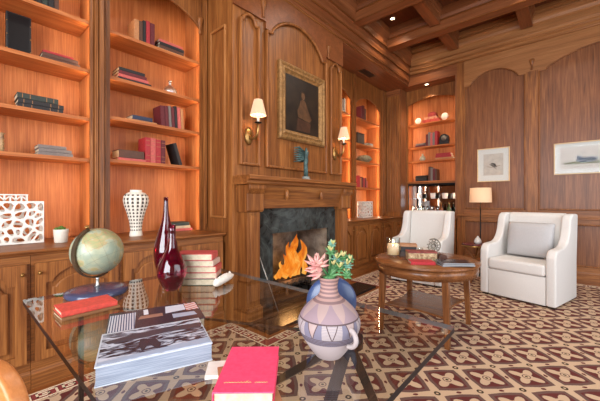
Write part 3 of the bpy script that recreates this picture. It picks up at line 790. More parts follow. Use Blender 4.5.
# --- bay beside the fireplace
row('L', yl(134, 40), 2.675, [(0.036, .17, TAN), (0.026, .17, BRN), (0.022, .185, BLK), (0.03, .195, RED), (0.036, .19, DRD)], 'on top shelf left of fireplace', -0.0)
stack('L', yl(159, 52), 2.675, [(0.02, .235, CRM, 0), (0.026, .21, BRN, 0.0), (0.026, .21, BLK, 0.003), (0.02, .20, PNK, 0.0)], 'on top shelf left of fireplace')
stack('L', yl(118, 82), 2.278, [(0.026, .24, BLK, 0.0), (0.024, .215, PNK, 0.002), (0.024, .20, DRD, 0.004), (0.024, .185, BLK, 0.006)], 'beside glass bottle on shelf')
t = thing('glass_bottle', 'clear round-bellied glass bottle on the second bookcase shelf', 'bottle', (-3.12, onX(170, 90, -3.12).y, 2.2785))
MB().lathe([(0.03, 0), (0.055, 0.01), (0.068, 0.04), (0.062, 0.07), (0.034, 0.10), (0.014, 0.115), (0.012, 0.135), (0.017, 0.140)], n=24).build('body', glassy('frosted_clear_glass', (0.80, 0.84, 0.82), 1.5, 0.28, 0.3), t)
MB().lathe([(0.004, 0.141), (0.018, 0.148), (0.018, 0.162), (0.001, 0.166)], n=16).build('stopper', glassy('stopper_glass', (0.8, 0.85, 0.84), 1.5, 0.25, 0.1), t)
stack('L', yl(128, 121), 1.932, [(0.018, .23, TAN, -0.02), (0.032, .15, NVY, 0.035)], 'left of the leaning books')
row('L', yl(161, 124), 1.932, [(0.034, .17, DRD), (0.030, .175, DRD), (0.022, .18, GRY), (0.026, .175, DRD), (0.022, .19, BLK), (0.028, .185, PNK), (0.024, .18, TAN)], 'leaning, third shelf left of fireplace', 0.06)
stack('L', yl(118, 158), 1.562, [(0.022, .195, PNK, 0.0), (0.06, .18, BRN, 0.004)], 'above the dotted vase')
row('L', yl(145, 158), 1.562, [(0.04, .20, RED), (0.04, .20, PNK), (0.04, .195, RED), (0.036, .195, DRD)], 'above the red vases', 0.0, gilt=True)
t = book('black book leaning against the ornate red row on the lowest shelf', (-3.105, yl(180.5, 165), 1.563), 0.19, 0.15, 0.03, BLK, 0, True, None, 0.30)
stack('L', yl(170, 228), 0.891, [(0.022, .20, PNK, 0.0), (0.022, .18, CRM, 0.0), (0.03, .17, GRN, 0.0)], 'on counter behind red vases', 0.14)

# lattice vase: perforated ceramic block made of struts
def lattice_block(name, label, loc, wy, hz, d, rz=0, seed=1, cell=0.058, neck=True, th=0.0075):
    import bmesh
    t = thing(name, label, 'vase', loc, rz)
    rg = random.Random(seed)
    def face_net(nu, nv, W_, H_):
        sd = [((i + 0.5 + rg.uniform(-0.42, 0.42)) * W_ / nu, (j + 0.5 + rg.uniform(-0.42, 0.42)) * H_ / nv) for i in range(nu) for j in range(nv)]
        out = []
        for a in sd:
            poly = [(0, 0), (W_, 0), (W_, H_), (0, H_)]
            for b in sd:
                if b is a: continue
                mx, my, dx, dy = (a[0] + b[0]) / 2, (a[1] + b[1]) / 2, b[0] - a[0], b[1] - a[1]
                f = lambda p: (p[0] - mx) * dx + (p[1] - my) * dy
                new = []
                for k in range(len(poly)):
                    p, q = poly[k], poly[(k + 1) % len(poly)]; fp, fq = f(p), f(q)
                    if fp <= 0: new.append(p)
                    if fp * fq < 0:
                        s_ = fp / (fp - fq); new.append((p[0] + (q[0] - p[0]) * s_, p[1] + (q[1] - p[1]) * s_))
                poly = new
            out.append(poly)
        return out
    m = MB()
    def ring(poly, f, nrm):
        """one cell: its outline joined to a rounded opening"""
        n = len(poly); cx = sum(p[0] for p in poly) / n; cy = sum(p[1] for p in poly) / n
        inn = []
        for p in poly:
            dx, dy = p[0] - cx, p[1] - cy; D = math.hypot(dx, dy); k = max(0.25, 1 - th * 1.35 / max(D, 1e-4)); inn.append((cx + dx * k, cy + dy * k))
        A = [(inn[i][0] * .72 + inn[i - 1][0] * .28, inn[i][1] * .72 + inn[i - 1][1] * .28) for i in range(n)]
        B = [(inn[i][0] * .72 + inn[(i + 1) % n][0] * .28, inn[i][1] * .72 + inn[(i + 1) % n][1] * .28) for i in range(n)]
        nv = Vector(nrm); up = lambda p, h: tuple(Vector(f(p)) + nv * h)
        vs = [up(p, 0.0) for p in poly + A + B] + [up(p, -0.012) for p in poly + A + B]; M = 3 * n; fs = []
        for i in range(n):
            j = (i + 1) % n
            for o, fl_ in ((0, 0), (M, 1)):
                t1 = (o + i, o + n + i, o + 2 * n + i); q1 = (o + i, o + 2 * n + i, o + n + j, o + j)
                fs += [t1[::-1], q1[::-1]] if fl_ else [t1, q1]
            fs += [(n + i, M + n + i, M + 2 * n + i, 2 * n + i), (2 * n + i, M + 2 * n + i, M + n + j, n + j)]
        m.add(vs, fs)
    hw, hd = wy / 2, d / 2; e = 0.006
    for (o_, u, nrm, W_) in (((hd, -hw, 0), (0, 1, 0), (1, 0, 0), wy), ((-hd, -hw, 0), (0, 1, 0), (-1, 0, 0), wy), ((-hd, -hw, 0), (1, 0, 0), (0, -1, 0), d), ((-hd, hw, 0), (1, 0, 0), (0, 1, 0), d)):
        nu, nv = max(1, round(W_ / cell)), max(1, round(hz / cell))
        for poly in face_net(nu, nv, W_, hz - 0.012):
            ring(poly, lambda p: (o_[0] + u[0] * p[0], o_[1] + u[1] * p[0], p[1] + 0.006), nrm)
    m.box(-hd, hd, -hw, hw, 0.0, 0.006).box(-hd, hd, -hw, hw, hz - 0.006, hz)
    m.build('body', WHITE, t)
    if neck:
        m = MB()
        for s in (-1, 1):
            for k in range(6):
                m.box(s * 0.022 - 0.004, s * 0.022 + 0.004, -0.078 + k * 0.0297, -0.070 + k * 0.0297, hz, hz + 0.046)
                if k < 5:
                    a = -0.074 + k * 0.0297
                    m.prism([(a, hz + (0.003 if k % 2 else 0.036)), (a + 0.0297, hz + (0.036 if k % 2 else 0.003)), (a + 0.0297, hz + (0.044 if k % 2 else 0.011)), (a, hz + (0.011 if k % 2 else 0.044))], 'x', s * 0.022 - 0.004, s * 0.022 + 0.004)
        m.box(-0.028, 0.028, -0.08, 0.08, hz + 0.042, hz + 0.05)
        m.build('neck', WHITE, t)
    return t
yb0, yb1 = fl(0, 247, .89), fl(44, 242, .89)
yR = onX(44, 222, -2.945).y
lattice_block('lattice_vase', 'large white perforated lattice vase with a small neck on the left counter', (-3.005, yR - 0.165, 0.8935), 0.33, 0.305, 0.12)
t = thing('moss_pot', 'cream pot topped with green moss on the counter behind the globe', 'pot', (-2.86, onX(61, 235, -2.86).y, 0.891))
MB().lathe([(0.036, 0), (0.04, 0.004), (0.046, 0.085), (0.048, 0.098), (0.044, 0.099), (0.042, 0.085), (0.001, 0.083)], n=28).build('pot', CREAMPOT, t)
moss = mottled('moss', (46, 74, 26), (104, 136, 52), 90, 0.95, 0, 0.8)
m = MB(); rg = random.Random(3)
for k in range(26):
    a, r = rg.uniform(0, 6.28), rg.uniform(0, 0.032); m.sphere((r * math.cos(a), r * math.sin(a), 0.094 + rg.uniform(0, 0.01) + 0.01 * (1 - r / 0.03)), rg.uniform(0.008, 0.013), 8, 6)
m.build('moss', moss, t)
# dotted white vase
t = thing('dotted_vase', 'tall cream ribbed vase with rows of dark dots on the counter', 'vase', (-2.89, onX(136, 236, -2.89).y, 0.891))
prof = [(0.05, 0), (0.053, 0.004), (0.050, 0.03), (0.046, 0.06), (0.052, 0.12), (0.072, 0.20), (0.095, 0.27), (0.104, 0.315), (0.098, 0.35), (0.075, 0.378), (0.048, 0.388), (0.046, 0.402), (0.05, 0.406), (0.043, 0.406), (0.040, 0.38), (0.001, 0.37)]
NR = 15
vs = []; n = NR * 6
m = MB(); base = len(m.v)
for i in range(n):
    a = 2 * PI * i / n; rib = 0.5 + 0.5 * math.cos(a * NR)
    for r, z in prof:
        rr_ = r * (1 - 0.05 * (1 - rib) * (1 if 0.02 < z < 0.38 and r > 0.045 else 0)); vs.append((rr_ * math.cos(a), rr_ * math.sin(a), z))
k = len(prof)
m.add(vs, [(i * k + q, ((i + 1) % n) * k + q, ((i + 1) % n) * k + q + 1, i * k + q + 1) for i in range(n) for q in range(k - 1)] + [tuple(i * k for i in range(n))[::-1]], True)
m.build('body', CREAMPOT, t)
def prof_r(prof, z):
    for (r0, z0), (r1, z1) in zip(prof[:-1], prof[1:]):
        if z0 <= z <= z1 and z1 > z0: return r0 + (r1 - r0) * (z - z0) / (z1 - z0)
    return 0.03
dm = MB()
for j in range(11):
    z = 0.055 + j * 0.030
    if z > 0.37: break
    r = prof_r(prof, z); s_ = 0.0062 + 0.0055 * (r - 0.045) / 0.06
    for i in range(NR):
        a = 2 * PI * (i + 0.5) / NR; rr_ = r * 0.955
        dm.xf(Matrix.Identity(4)); q = MB().box(rr_ - 0.002, rr_ + 0.0022, -s_ * 0.8, s_ * 0.8, z - s_, z + s_).xf(Matrix.Rotation(a, 4, 'Z')); dm.add(q.v, q.f)
dm.build('dots', newmat('dark_dots', (62, 48, 40), 0.7), t)

# --- lit bay right of the fireplace (X = -3.1)
yn = lambda px, py: onX(px, py, -3.03).y
row('L', yn(361, 118), 2.755, [(0.05, .22, DRD), (0.05, .24, DRD), (0.05, .2, BRN)], 'on top shelf right of fireplace')
t = thing('black_box', 'black upright box on the second shelf of the lit bookcase', 'box', (-3.12, yn(362.5, 140), 2.2785))
MB().box(-0.09, 0.06, -0.13, 0.13, 0, 0.22).build('body', BLACK, t, bevel=0.004)
MB().box(-0.092, 0.062, -0.132, 0.132, 0.2205, 0.235).build('lid', BLACK, t, bevel=0.003)
stack('L', yn(368, 147), 2.278, [(0.03, .17, TAN, 0), (0.03, .15, GRY, 0)], 'right of the upright black box')
t = thing('stone_bowl', 'mottled rounded stone bowl on the third shelf of the lit bookcase', 'bowl', (-3.10, onX(364, 160, -3.1).y, 1.9525))
MB().lathe([(0.06, 0), (0.10, 0.02), (0.15, 0.065), (0.155, 0.09), (0.14, 0.092), (0.12, 0.07), (0.001, 0.04)], n=28).build('body', mottled('stone', (96, 84, 62), (150, 136, 104), 24, 0.7, 0, .3), t)
MB().lathe([(0.141, 0.093), (0.12, 0.13), (0.07, 0.15), (0.001, 0.155)], n=28).build('lid', mottled('stone_lid', (110, 96, 70), (164, 150, 116), 24, 0.7, 0, .3), t)
row('L', yn(356.5, 188), 1.457, [(0.05, .17, RED), (0.05, .19, RED), (0.04, .15, TAN), (0.055, .17, DRD), (0.05, .16, RED), (0.045, .16, DRD), (0.04, .11, PNK)], 'on lowest shelf right of fireplace')
lattice_block('lattice_vase', 'square cream lattice block on the far counter right of the fireplace', (-2.90, onX(365, 215, -2.9).y, 0.8935), 0.36, 0.30, 0.12, 0, 9, 0.06, False)
row('L', yn(341, 118), 2.755, [(0.06, .2, BRN), (0.05, .22, BLK)], 'in sliver of bookcase beside chimney breast')

# --- back bookcase (Y = 6.46 spine plane)
def disc_ornament(px, z, r, label):
    t = thing('shell_ornament', label, 'ornament', (xr(px, 118), 6.50, z + 0.0005), 0)
    MB().box(-0.04, 0.04, -0.02, 0.02, 0, 0.012).build('base', WHITE, t, bevel=0.002)
    MB().lathe([(0.001, -0.018), (r * 0.75, -0.016), (r, 0), (r * 0.75, 0.016), (0.001, 0.018)], n=28).xf(Matrix.Translation((0, 0, r + 0.012)) @ Matrix.Rotation(PI / 2, 4, 'X')).build('disc', CREAMPOT, t)
disc_ornament(417.5, 2.80, 0.062, 'smaller round white ornament at the left of the top back shelf')
disc_ornament(444, 2.80, 0.07, 'larger round white ornament at the right of the top back shelf')
t = thing('trinket_box', 'red and cream ornate box on the top shelf of the back bookcase', 'box', (xr(430.5, 118), 6.55, 2.8005))
MB().box(-0.17, 0.17, -0.07, 0.07, 0, 0.07).build('lower_box', mottled('red_lacquer', (140, 40, 36), (178, 70, 56), 20, .4), t, bevel=0.004)
MB().box(-0.14, 0.12, -0.06, 0.06, 0.0705, 0.12).build('middle_box', mottled('cream_lacquer', (196, 150, 112), (150, 60, 50), 26, .4), t, bevel=0.004)
MB().box(-0.07, 0.09, -0.05, 0.05, 0.1205, 0.18).prism([(-0.08, 0.1805), (0.10, 0.1805), (0.05, 0.215), (-0.03, 0.215)], 'y', -0.052, 0.052).build('lid', mottled('red_lid', (120, 34, 34), (160, 60, 50), 20, .4), t, bevel=0.003)
stack('B', xr(415.5, 143), 2.32, [(0.03, .17, DRD, 0), (0.03, .15, GRY, 0.01)], 'at left of second back shelf')
row('B', xr(426, 143), 2.32, [(0.035, .2, DRD), (0.035, .23, GRY), (0.035, .21, PNK), (0.035, .22, GRY), (0.04, .24, RED)], 'on second back wall shelf')
t = thing('mantel_clock', 'black arched clock right of the books on the second back shelf', 'clock', (xr(443.3, 140), 6.53, 2.3205))
MB().prism([(-0.085, 0.015), (0.085, 0.015), (0.085, 0.13)] + [(0.085 * math.cos(PI * k / 12), 0.13 + 0.085 * math.sin(PI * k / 12)) for k in range(1, 12)] + [(-0.085, 0.13)], 'y', -0.04, 0.04).build('case', BLACK, t, bevel=0.004)
MB().box(-0.1, 0.1, -0.05, 0.05, 0, 0.0148).build('base', BLACK, t)
MB().lathe([(0.001, 0), (0.05, 0), (0.05, 0.004), (0.001, 0.005)], n=24).xf(Matrix.Translation((0, -0.041, 0.13)) @ Matrix.Rotation(PI / 2, 4, 'X')).build('face', mottled('clock_face', (90, 84, 76), (120, 112, 100), 20), t)
t = thing('vase', 'small pale round vase on the third back shelf', 'vase', (xr(421.5, 158), 6.52, 2.0305))
MB().lathe([(0.03, 0), (0.045, 0.01), (0.06, 0.05), (0.045, 0.09), (0.02, 0.11), (0.017, 0.14), (0.024, 0.15), (0.018, 0.15), (0.001, 0.13)], n=22).build('body', mottled('celadon', (150, 146, 120), (180, 176, 150), 20, .3), t)
stack('B', xr(435, 159), 2.03, [(0.03, .28, TAN, 0), (0.035, .25, RED, 0.01), (0.035, .23, RED, 0.02)], 'at right of third back shelf')
t = thing('leather_box', 'low black box with a rounded lid on the fourth back shelf', 'box', (xr(421, 178), 6.53, 1.6105))
MB().box(-0.12, 0.11, -0.06, 0.06, 0, 0.07).build('body', BLACK, t, bevel=0.003)
MB().prism([(-0.06, 0.071), (0.06, 0.071), (0.055, 0.10), (0.03, 0.12), (-0.03, 0.12), (-0.055, 0.10)], 'x', -0.12, 0.11).build('lid', BLACK, t)
row('B', xr(428.5, 179), 1.61, [(0.035, .24, BRN), (0.035, .22, GRY), (0.035, .2, DRD), (0.03, .19, BRN)], 'on fourth back shelf')

# --- bar
bowlm = mottled('milk_glass', (226, 214, 208), (238, 228, 222), 20, .25)
for i, (px, r) in enumerate(((419.5, .055), (433, .055), (445, .06), (454, .03))):
    lbs = ('leftmost of the white glass tumblers on the bar glass shelf', 'second white glass tumbler from the left on the bar shelf', 'third and widest white glass tumbler on the bar shelf', 'small white tumbler at the right end of the bar shelf')
    o = MB().lathe([(r * .7, 0), (r * .78, 0.004), (r, 0.11), (r * .95, 0.11), (r * .72, 0.012), (0.001, 0.01)], n=20).build('tumbler', bowlm, None, (onY(px, 197, 6.56).x, 6.56, 1.2485))
    tag(o, lbs[i], 'glass', 'glasses on the bar shelf')
gm = glassy('stemware', (0.9, 0.95, 0.97), 1.45, 0.18, 0.05)
label_scale[0] = False
names = ('leftmost', 'second', 'third', 'fourth', 'fifth', 'sixth')
for i in range(6):
    t = thing('wine_glass', 'stemmed glass on the bar counter, %s from the left of six' % names[i] if i else 'stemmed glass on the bar counter, leftmost of six', 'glass', (-2.53 + 0.095 * i, 6.52 + 0.04 * (i % 2), 0.891), 0, 'stemmed glasses on the bar counter')
    MB().lathe([(0.032, 0), (0.032, 0.003), (0.004, 0.008), (0.004, 0.09)], n=16).build('stem', gm, t)
    MB().lathe([(0.004, 0.0905), (0.028, 0.11), (0.036, 0.15), (0.032, 0.205), (0.030, 0.205), (0.034, 0.15), (0.026, 0.113), (0.001, 0.095)], n=18).build('bowl', gm, t)
for i, (px, c, lb) in enumerate(((449, (58, 74, 40), 'green bottle standing at the right of the bar counter'), (441, (120, 66, 30), 'amber bottle on the bar counter left of the green one'))):
    t = thing('bottle', lb, 'bottle', (onY(px, 210, 6.55).x, 6.55, 0.891))
    MB().lathe([(0.038, 0), (0.04, 0.004), (0.04, 0.15), (0.03, 0.18), (0.014, 0.20), (0.013, 0.25)], n=20).build('body', newmat('bottle_%d' % i, c, 0.1), t)
    MB().lathe([(0.015, 0.2505), (0.015, 0.275), (0.001, 0.276)], n=12).build('cap', BRASS, t)

# ================================================================ PAINTING, SCONCES, SCULPTURE
t = thing('framed_painting', 'dark oil portrait in a wide gilt frame above the mantel', 'painting', (XBR + 0.003, 2.85, 2.345), 0)
hw, hh = 0.42, 0.44
fp = [(0, 0.0), (0, 0.035), (0.018, 0.05), (0.03, 0.05), (0.045, 0.034), (0.06, 0.034), (0.075, 0.044), (0.09, 0.03), (0.10, 0.022), (0.115, 0.018), (0.115, 0.0)]
for s, ax in ((1, 'h'), (-1, 'h'), (1, 'v'), (-1, 'v')):
    m = MB(); vs = []
    for e in (-1, 1):
        for u, d in fp:
            if ax == 'h': vs.append((d, e * (hw - u), s * (hh - u)))
            else: vs.append((d, s * (hw - u), e * (hh - u)))
    k = len(fp); m.add(vs, [(i, (i + 1) % k, k + (i + 1) % k, k + i) for i in range(k)])
    m.build('frame_rail', GOLD, t)
cv = MB().box(0.004, 0.016, -hw + .112, hw - .112, -hh + .112, hh - .112).build('canvas', mottled('dark_varnish', (26, 20, 16), (44, 34, 24), 8, 0.35), t)
def blob(name, pts, c, d):
    MB().prism(pts, 'x', 0.016, 0.016 + d).build(name, mottled('paint_%02x%02x%02x' % c, tuple(int(v * .72) for v in c), c, 14, 0.4), cv)
ell = lambda cy, cz, a, b, n=18: [(cy + a * math.cos(2 * PI * k / n), cz + b * math.sin(2 * PI * k / n)) for k in range(n)]
blob('painted_dress', [(-0.09, -0.14), (0.12, -0.17), (0.17, -0.13), (0.08, 0.0), (0.055, 0.06), (0.0, 0.09), (-0.05, 0.06), (-0.06, 0.0), (-0.10, -0.06)], (92, 62, 38), 0.0008)
blob('painted_head', ell(0.005, 0.13, 0.033, 0.042), (110, 76, 48), 0.001)
blob('painted_hair', [(-0.04, 0.13), (-0.035, 0.17), (0.0, 0.19), (0.04, 0.17), (0.045, 0.13), (0.02, 0.165), (-0.015, 0.165)], (58, 38, 22), 0.0014)
blob('painted_skirt', [(-0.12, -0.30), (0.13, -0.30), (0.15, -0.19), (0.10, -0.175), (-0.10, -0.15)], (74, 46, 30), 0.0006)

shade_m = newmat('pleated_silk_shade', (216, 178, 146), 0.8)
b = bs(shade_m); b.inputs['Emission Color'].default_value = lin((255, 204, 150)); b.inputs['Emission Strength'].default_value = 0.12
def pleated(r0, r1, z0, z1, n=36):
    m = MB(); vs = []; N = n * 2
    for z, r in ((z0, r0), (z1, r1)):
        for i in range(N):
            q = r * (1.0 if i % 2 else 0.94); a = 2 * PI * i / N; vs.append((q * math.cos(a), q * math.sin(a), z))
    m.add(vs, [(i, (i + 1) % N, N + (i + 1) % N, N + i) for i in range(N)])
    return m
def sconce(y, label):
    t = thing('wall_sconce', label, 'wall lamp', (XBR + 0.002, y, 1.86), 0, 'brass sconces beside the painting')
    MB().lathe([(0.001, 0), (0.055, 0), (0.058, 0.006), (0.045, 0.016), (0.02, 0.026), (0.001, 0.028)], n=24, sx=1.6, sy=0.9).xf(Matrix.Rotation(PI / 2, 4, 'Y')).build('wall_plate', BRASS, t)
    MB().tube([(0.02, 0, 0.0), (0.06, 0, -0.035), (0.105, 0, -0.03), (0.14, 0, 0.01), (0.15, 0, 0.06), (0.15, 0, 0.105)], [0.016, 0.014, 0.013, 0.012, 0.011, 0.010], 10).build('arm', BRASS, t)
    MB().lathe([(0.012, 0.105), (0.036, 0.112), (0.036, 0.118), (0.012, 0.121)], (0.15, 0, 0), 20).build('drip_pan', BLKMET, t)
    MB().lathe([(0.013, 0.122), (0.013, 0.18), (0.001, 0.181)], (0.15, 0, 0), 14).build('candle_sleeve', CREAMPOT, t)
    MB().sphere((0.15, 0, 0.205), 0.02, 14, 10).build('bulb', BULB, t)
    pleated(0.082, 0.042, 0.185, 0.34).xf(Matrix.Translation((0.15, 0, 0))).build('lamp_shade', shade_m, t)
    point('sconce_light', (XBR + 0.152, y, 1.86 + 0.24), 1.8, (1.0, 0.72, 0.45), 0.02)
sconce(2.02, 'brass wall sconce with pleated shade left of the painting')
sconce(3.545, 'brass wall sconce with pleated shade right of the painting')

t = thing('winged_sculpture', 'green bronze winged torso standing on the mantel below the painting', 'sculpture', (-2.32, 2.74, 1.4475))
MB().lathe([(0.05, 0), (0.052, 0.012), (0.042, 0.02), (0.045, 0.035), (0.001, 0.036)], n=20).build('base', mottled('grey_stone_base', (96, 100, 96), (136, 138, 132), 30, .6), t)
m = MB()
m.tube([(0, 0.0, 0.034), (0.0, 0.002, 0.09), (0.004, -0.004, 0.16), (0.0, 0.004, 0.22), (-0.004, 0.010, 0.27), (0.0, 0.012, 0.32), (0, 0.010, 0.345)], [0.024, 0.021, 0.021, 0.025, 0.020, 0.026, 0.011], 14)
for k in range(7):
    a = k * 0.9
    m.tube([(0.018 * math.cos(a), 0.018 * math.sin(a), 0.036), (0.019 * math.cos(a + .25), 0.019 * math.sin(a + .25), 0.13), (0.02 * math.cos(a + .6), 0.022 * math.sin(a + .6), 0.23)], [0.008, 0.006, 0.003], 6)
m.build('draped_body', PATINA, t)
for s, lbn in ((-1, 0), (1, 1)):
    wm = MB()
    L_ = 0.17 if s < 0 else 0.06
    for k in range(7):
        q = k / 6
        p0 = Vector((-0.02, 0.0 + s * 0.012, 0.325 - 0.014 * k)); p2 = Vector((-0.03 - 0.015 * k, s * (L_ - 0.015 * k * (1 if s < 0 else .4)), 0.352 - 0.018 * k - 0.03 * q))
        p1 = (p0 + p2) / 2 + Vector((0, 0, 0.03 - 0.006 * k))
        wm.tube([p0, p1, p2], [0.010, 0.013, 0.005], 8)
    wm.build('wing', PATINA, t)

# ================================================================ PICTURES ON THE BACK WALL
frame_w = mottled('pale_gilt_frame', (196, 160, 110), (220, 188, 140), 40, 0.4)
matb = newmat('mat_board', (204, 202, 198), 0.7)
glz = glassy('picture_glass', (0.97, 0.98, 0.98), 1.18, 0.0)
def picture(label, x0, x1, z0, z1, art):
    cx, cz = (x0 + x1) / 2, (z0 + z1) / 2; a, b = (x1 - x0) / 2, (z1 - z0) / 2
    t = thing('framed_print', label, 'picture', (cx, YB + 0.027, cz))
    f = MB()
    f.box(-a, a, -0.022, 0, b - 0.014, b).box(-a, a, -0.022, 0, -b, -b + 0.014).box(-a, -a + 0.014, -0.022, 0, -b + .014, b - .014).box(a - 0.014, a, -0.022, 0, -b + .014, b - .014)
    f.build('frame', frame_w, t, bevel=0.002)
    MB().box(-a + .014, a - .014, -0.010, -0.001, -b + .014, b - .014).build('mat_board', matb, t)
    art(t, a, b)
    MB().box(-a + .014, a - .014, -0.018, -0.016, -b + .014, b - .014).build('glass', glz, t)
paper = mottled('print_paper', (176, 166, 158), (192, 182, 172), 16, 0.8)
def flat(t, name, pts, c, d=0.0004, rough=.8):
    o = MB().prism(pts, 'y', -0.0115 - d, -0.0115).build(name, mottled('ink_%02x%02x%02x' % c, tuple(int(v * .85) for v in c), c, 40, rough), t)
def art_bird(t, a, b):
    o = MB().box(-a * .60, a * .62, -0.0115, -0.0101, -b * .62, b * .66).build('print', paper, t)
    flat(o, 'bird_body', [(-0.04, 0.03), (0.0, 0.0), (0.03, -0.03), (0.06, -0.05), (0.045, -0.01), (0.03, 0.02), (0.0, 0.03)], (70, 66, 66))
    flat(o, 'bird_wing', [(-0.06, 0.01), (-0.02, 0.012), (0.02, -0.02), (0.055, -0.085), (0.02, -0.05), (-0.02, -0.02)], (104, 96, 90), 0.0006)
    flat(o, 'branch', [(-0.09, -0.03), (-0.02, -0.045), (0.1, -0.02), (0.1, -0.013), (-0.02, -0.036), (-0.09, -0.022)], (120, 100, 84), 0.0003)
def art_ducks(t, a, b):
    o = MB().box(-a * .80, a * .80, -0.0115, -0.0101, -b * .66, b * .70).build('print', paper, t)
    flat(o, 'reeds', [(-0.24, -0.09), (0.24, -0.09), (0.22, -0.05), (0.1, -0.055), (-0.08, -0.045), (-0.24, -0.06)], (110, 108, 70), 0.0003)
    flat(o, 'duck_body', [(-0.10, -0.035), (-0.06, -0.065), (0.06, -0.068), (0.12, -0.045), (0.14, 0.0), (0.05, 0.01), (-0.02, 0.0), (-0.05, 0.03), (-0.08, 0.03), (-0.11, 0.01), (-0.085, 0.0)], (84, 92, 110))
    flat(o, 'duck_wing', [(-0.03, -0.03), (0.07, -0.05), (0.11, -0.015), (0.03, -0.005)], (48, 54, 66), 0.0007)
    flat(o, 'far_bird', [(-0.06, 0.07), (-0.03, 0.09), (-0.01, 0.12), (-0.02, 0.075), (0.01, 0.065), (-0.03, 0.06)], (140, 136, 128), 0.0004)
picture('smaller framed bird print on the left panel above the floor lamp', -1.245, -0.77, 1.53, 2.10, art_bird)
picture('wide framed print of a duck on the right wall panel', -0.209, 0.50, 1.597, 2.072, art_ducks)

# ================================================================ OVAL TABLE
t = thing('oval_table', 'oval walnut side table with a lower shelf between the armchairs', 'table', (-1.04, 2.97, 0.0135))
A_, B_ = 0.455, 0.485
z0 = 0.0135
def ell_lathe(prof): return MB().lathe(prof, (0, 0, -z0), 56, A_, B_)
ell_lathe([(0.001, 0.632), (0.985, 0.632), (1.0, 0.638), (1.0, 0.648), (0.985, 0.655), (0.001, 0.655)]).build('tabletop', W['tabx'], t)
MB().lathe([(0.93, 0.552), (0.96, 0.549), (0.96, 0.6315), (0.93, 0.6315)], (0, 0, -z0), 56, A_, B_, cap=False).build('apron', W['tabx'], t)
lg = ((-0.27, -0.31), (0.27, -0.31), (0.27, 0.32), (-0.27, 0.32))
for (x, y) in lg:
    MB().taper((x * 1.08, y * 1.06, 0.0), (x, y, 0.63 - z0), 0.0195, 0.027).build('leg', W['tabz'], t, bevel=0.002)
shp = []
for (x, y), (x2, y2) in zip(lg, lg[1:] + lg[:1]):
    for k in range(8):
        q = k / 8; px_, py_ = x + (x2 - x) * q, y + (y2 - y) * q; s_ = 1 - 0.16 * math.sin(PI * q)
        shp.append((px_ * s_ * 1.0, py_ * s_ * 1.0))
MB().prism(shp, 'z', 0.235 - z0, 0.253 - z0).build('lower_shelf', W['tabx'], t, bevel=0.003)
ZT = 0.6556
label_scale[0] = False
def P(px, py, z=ZT): v = fl(px, py, z); return v
# candle
c = P(392, 257); c.x += 0.0; c.y += 0.03
t = thing('candle_jar', 'lit cream candle in a clear glass jar on the oval table', 'candle', (c.x, c.y, ZT))
MB().lathe([(0.035, 0), (0.042, 0.003), (0.038, 0.012), (0.001, 0.013)], n=28).build('foot', THING, t)
MB().lathe([(0.030, 0.0135), (0.064, 0.02), (0.064, 0.188), (0.0605, 0.188), (0.0585, 0.024), (0.001, 0.022)], n=32).build('jar', THING, t)
wax = newmat('candle_wax', (236, 210, 176), 0.5); b = bs(wax); b.inputs['Subsurface Weight'].default_value = 0.2; b.inputs['Emission Color'].default_value = lin((255, 190, 120)); b.inputs['Emission Strength'].default_value = 0.25
MB().lathe([(0.001, 0.0245), (0.057, 0.0245), (0.057, 0.126), (0.03, 0.122), (0.001, 0.120)], n=28).build('wax', wax, t)
MB().tube([(0, 0, 0.120), (0, 0, 0.138)], 0.0015, 6).build('wick', BLACK, t)
MB().lathe([(0.001, 0.132), (0.007, 0.138), (0.007, 0.150), (0.001, 0.170)], n=12).build('flame', BULB, t)
point('candle_light', (c.x, c.y, ZT + 0.165), 0.35, (1.0, 0.6, 0.28), 0.01)
# books and box on the oval table
rzt = -0.68
d = P(418, 262); 
book('bright red book on the oval table in front of the carved box', (-0.985, 2.715, ZT), 0.20, 0.13, 0.026, (182, 34, 44), -PI / 2 + 0.60)
t = thing('carved_box', 'tan and cream carved box on the oval table behind the red book', 'box', (-1.045, 2.875, ZT), 0.60)
bx = mottled('carved_bone', (132, 98, 66), (204, 178, 138), 42, 0.6, 0, 0.6)
MB().box(-0.125, 0.125, -0.06, 0.06, 0, 0.072).build('body', bx, t, bevel=0.004)
for k in range(5): MB().lathe([(0.001, -0.002), (0.018, -0.002), (0.014, 0.004), (0.001, 0.006)], n=14).xf(Matrix.Translation((-0.1 + 0.05 * k, -0.061, 0.036)) @ Matrix.Rotation(PI / 2, 4, 'X')).build('rosette', bx, t)
MB().box(-0.128, 0.128, -0.063, 0.063, 0.0725, 0.086).build('lid', mottled('dark_red_lid', (104, 40, 38), (142, 64, 56), 30, .5), t, bevel=0.003)
book('dark flat book at the bottom, behind the candle on the oval table', (-1.235, 3.02, ZT), 0.16, 0.14, 0.05, (70, 52, 44), -PI / 2 + 0.5)
book('charcoal flat book in the middle of the pile behind the candle', (-1.235, 3.02, ZT + 0.0508), 0.15, 0.13, 0.045, (46, 42, 42), -PI / 2 + 0.62)
book('tan flat book topmost of the pile behind the candle', (-1.235, 3.02, ZT + 0.0966), 0.18, 0.14, 0.022, (176, 128, 92), -PI / 2 + 0.45)
o = MB().lathe([(0.02, 0), (0.028, 0.004), (0.034, 0.05), (0.026, 0.085), (0.022, 0.085), (0.028, 0.05), (0.001, 0.008)], n=20).build('glass_votive', THING, None, (-1.11, 3.03, ZT)); tag(o, 'small clear glass votive behind the carved box on the oval table', 'glass')
t = thing('fossil_ornament', 'openwork spiral metal disc on a dark stand on the oval table', 'ornament', (-0.995, 3.07, ZT), 0.7)
MB().prism([(-0.055, 0), (0.055, 0), (0.035, 0.045), (-0.035, 0.045)], 'y', -0.035, 0.035).build('base', mottled('dark_wood_block', (58, 36, 26), (84, 54, 40), 20, .5), t)
m = MB(); pr_ = []
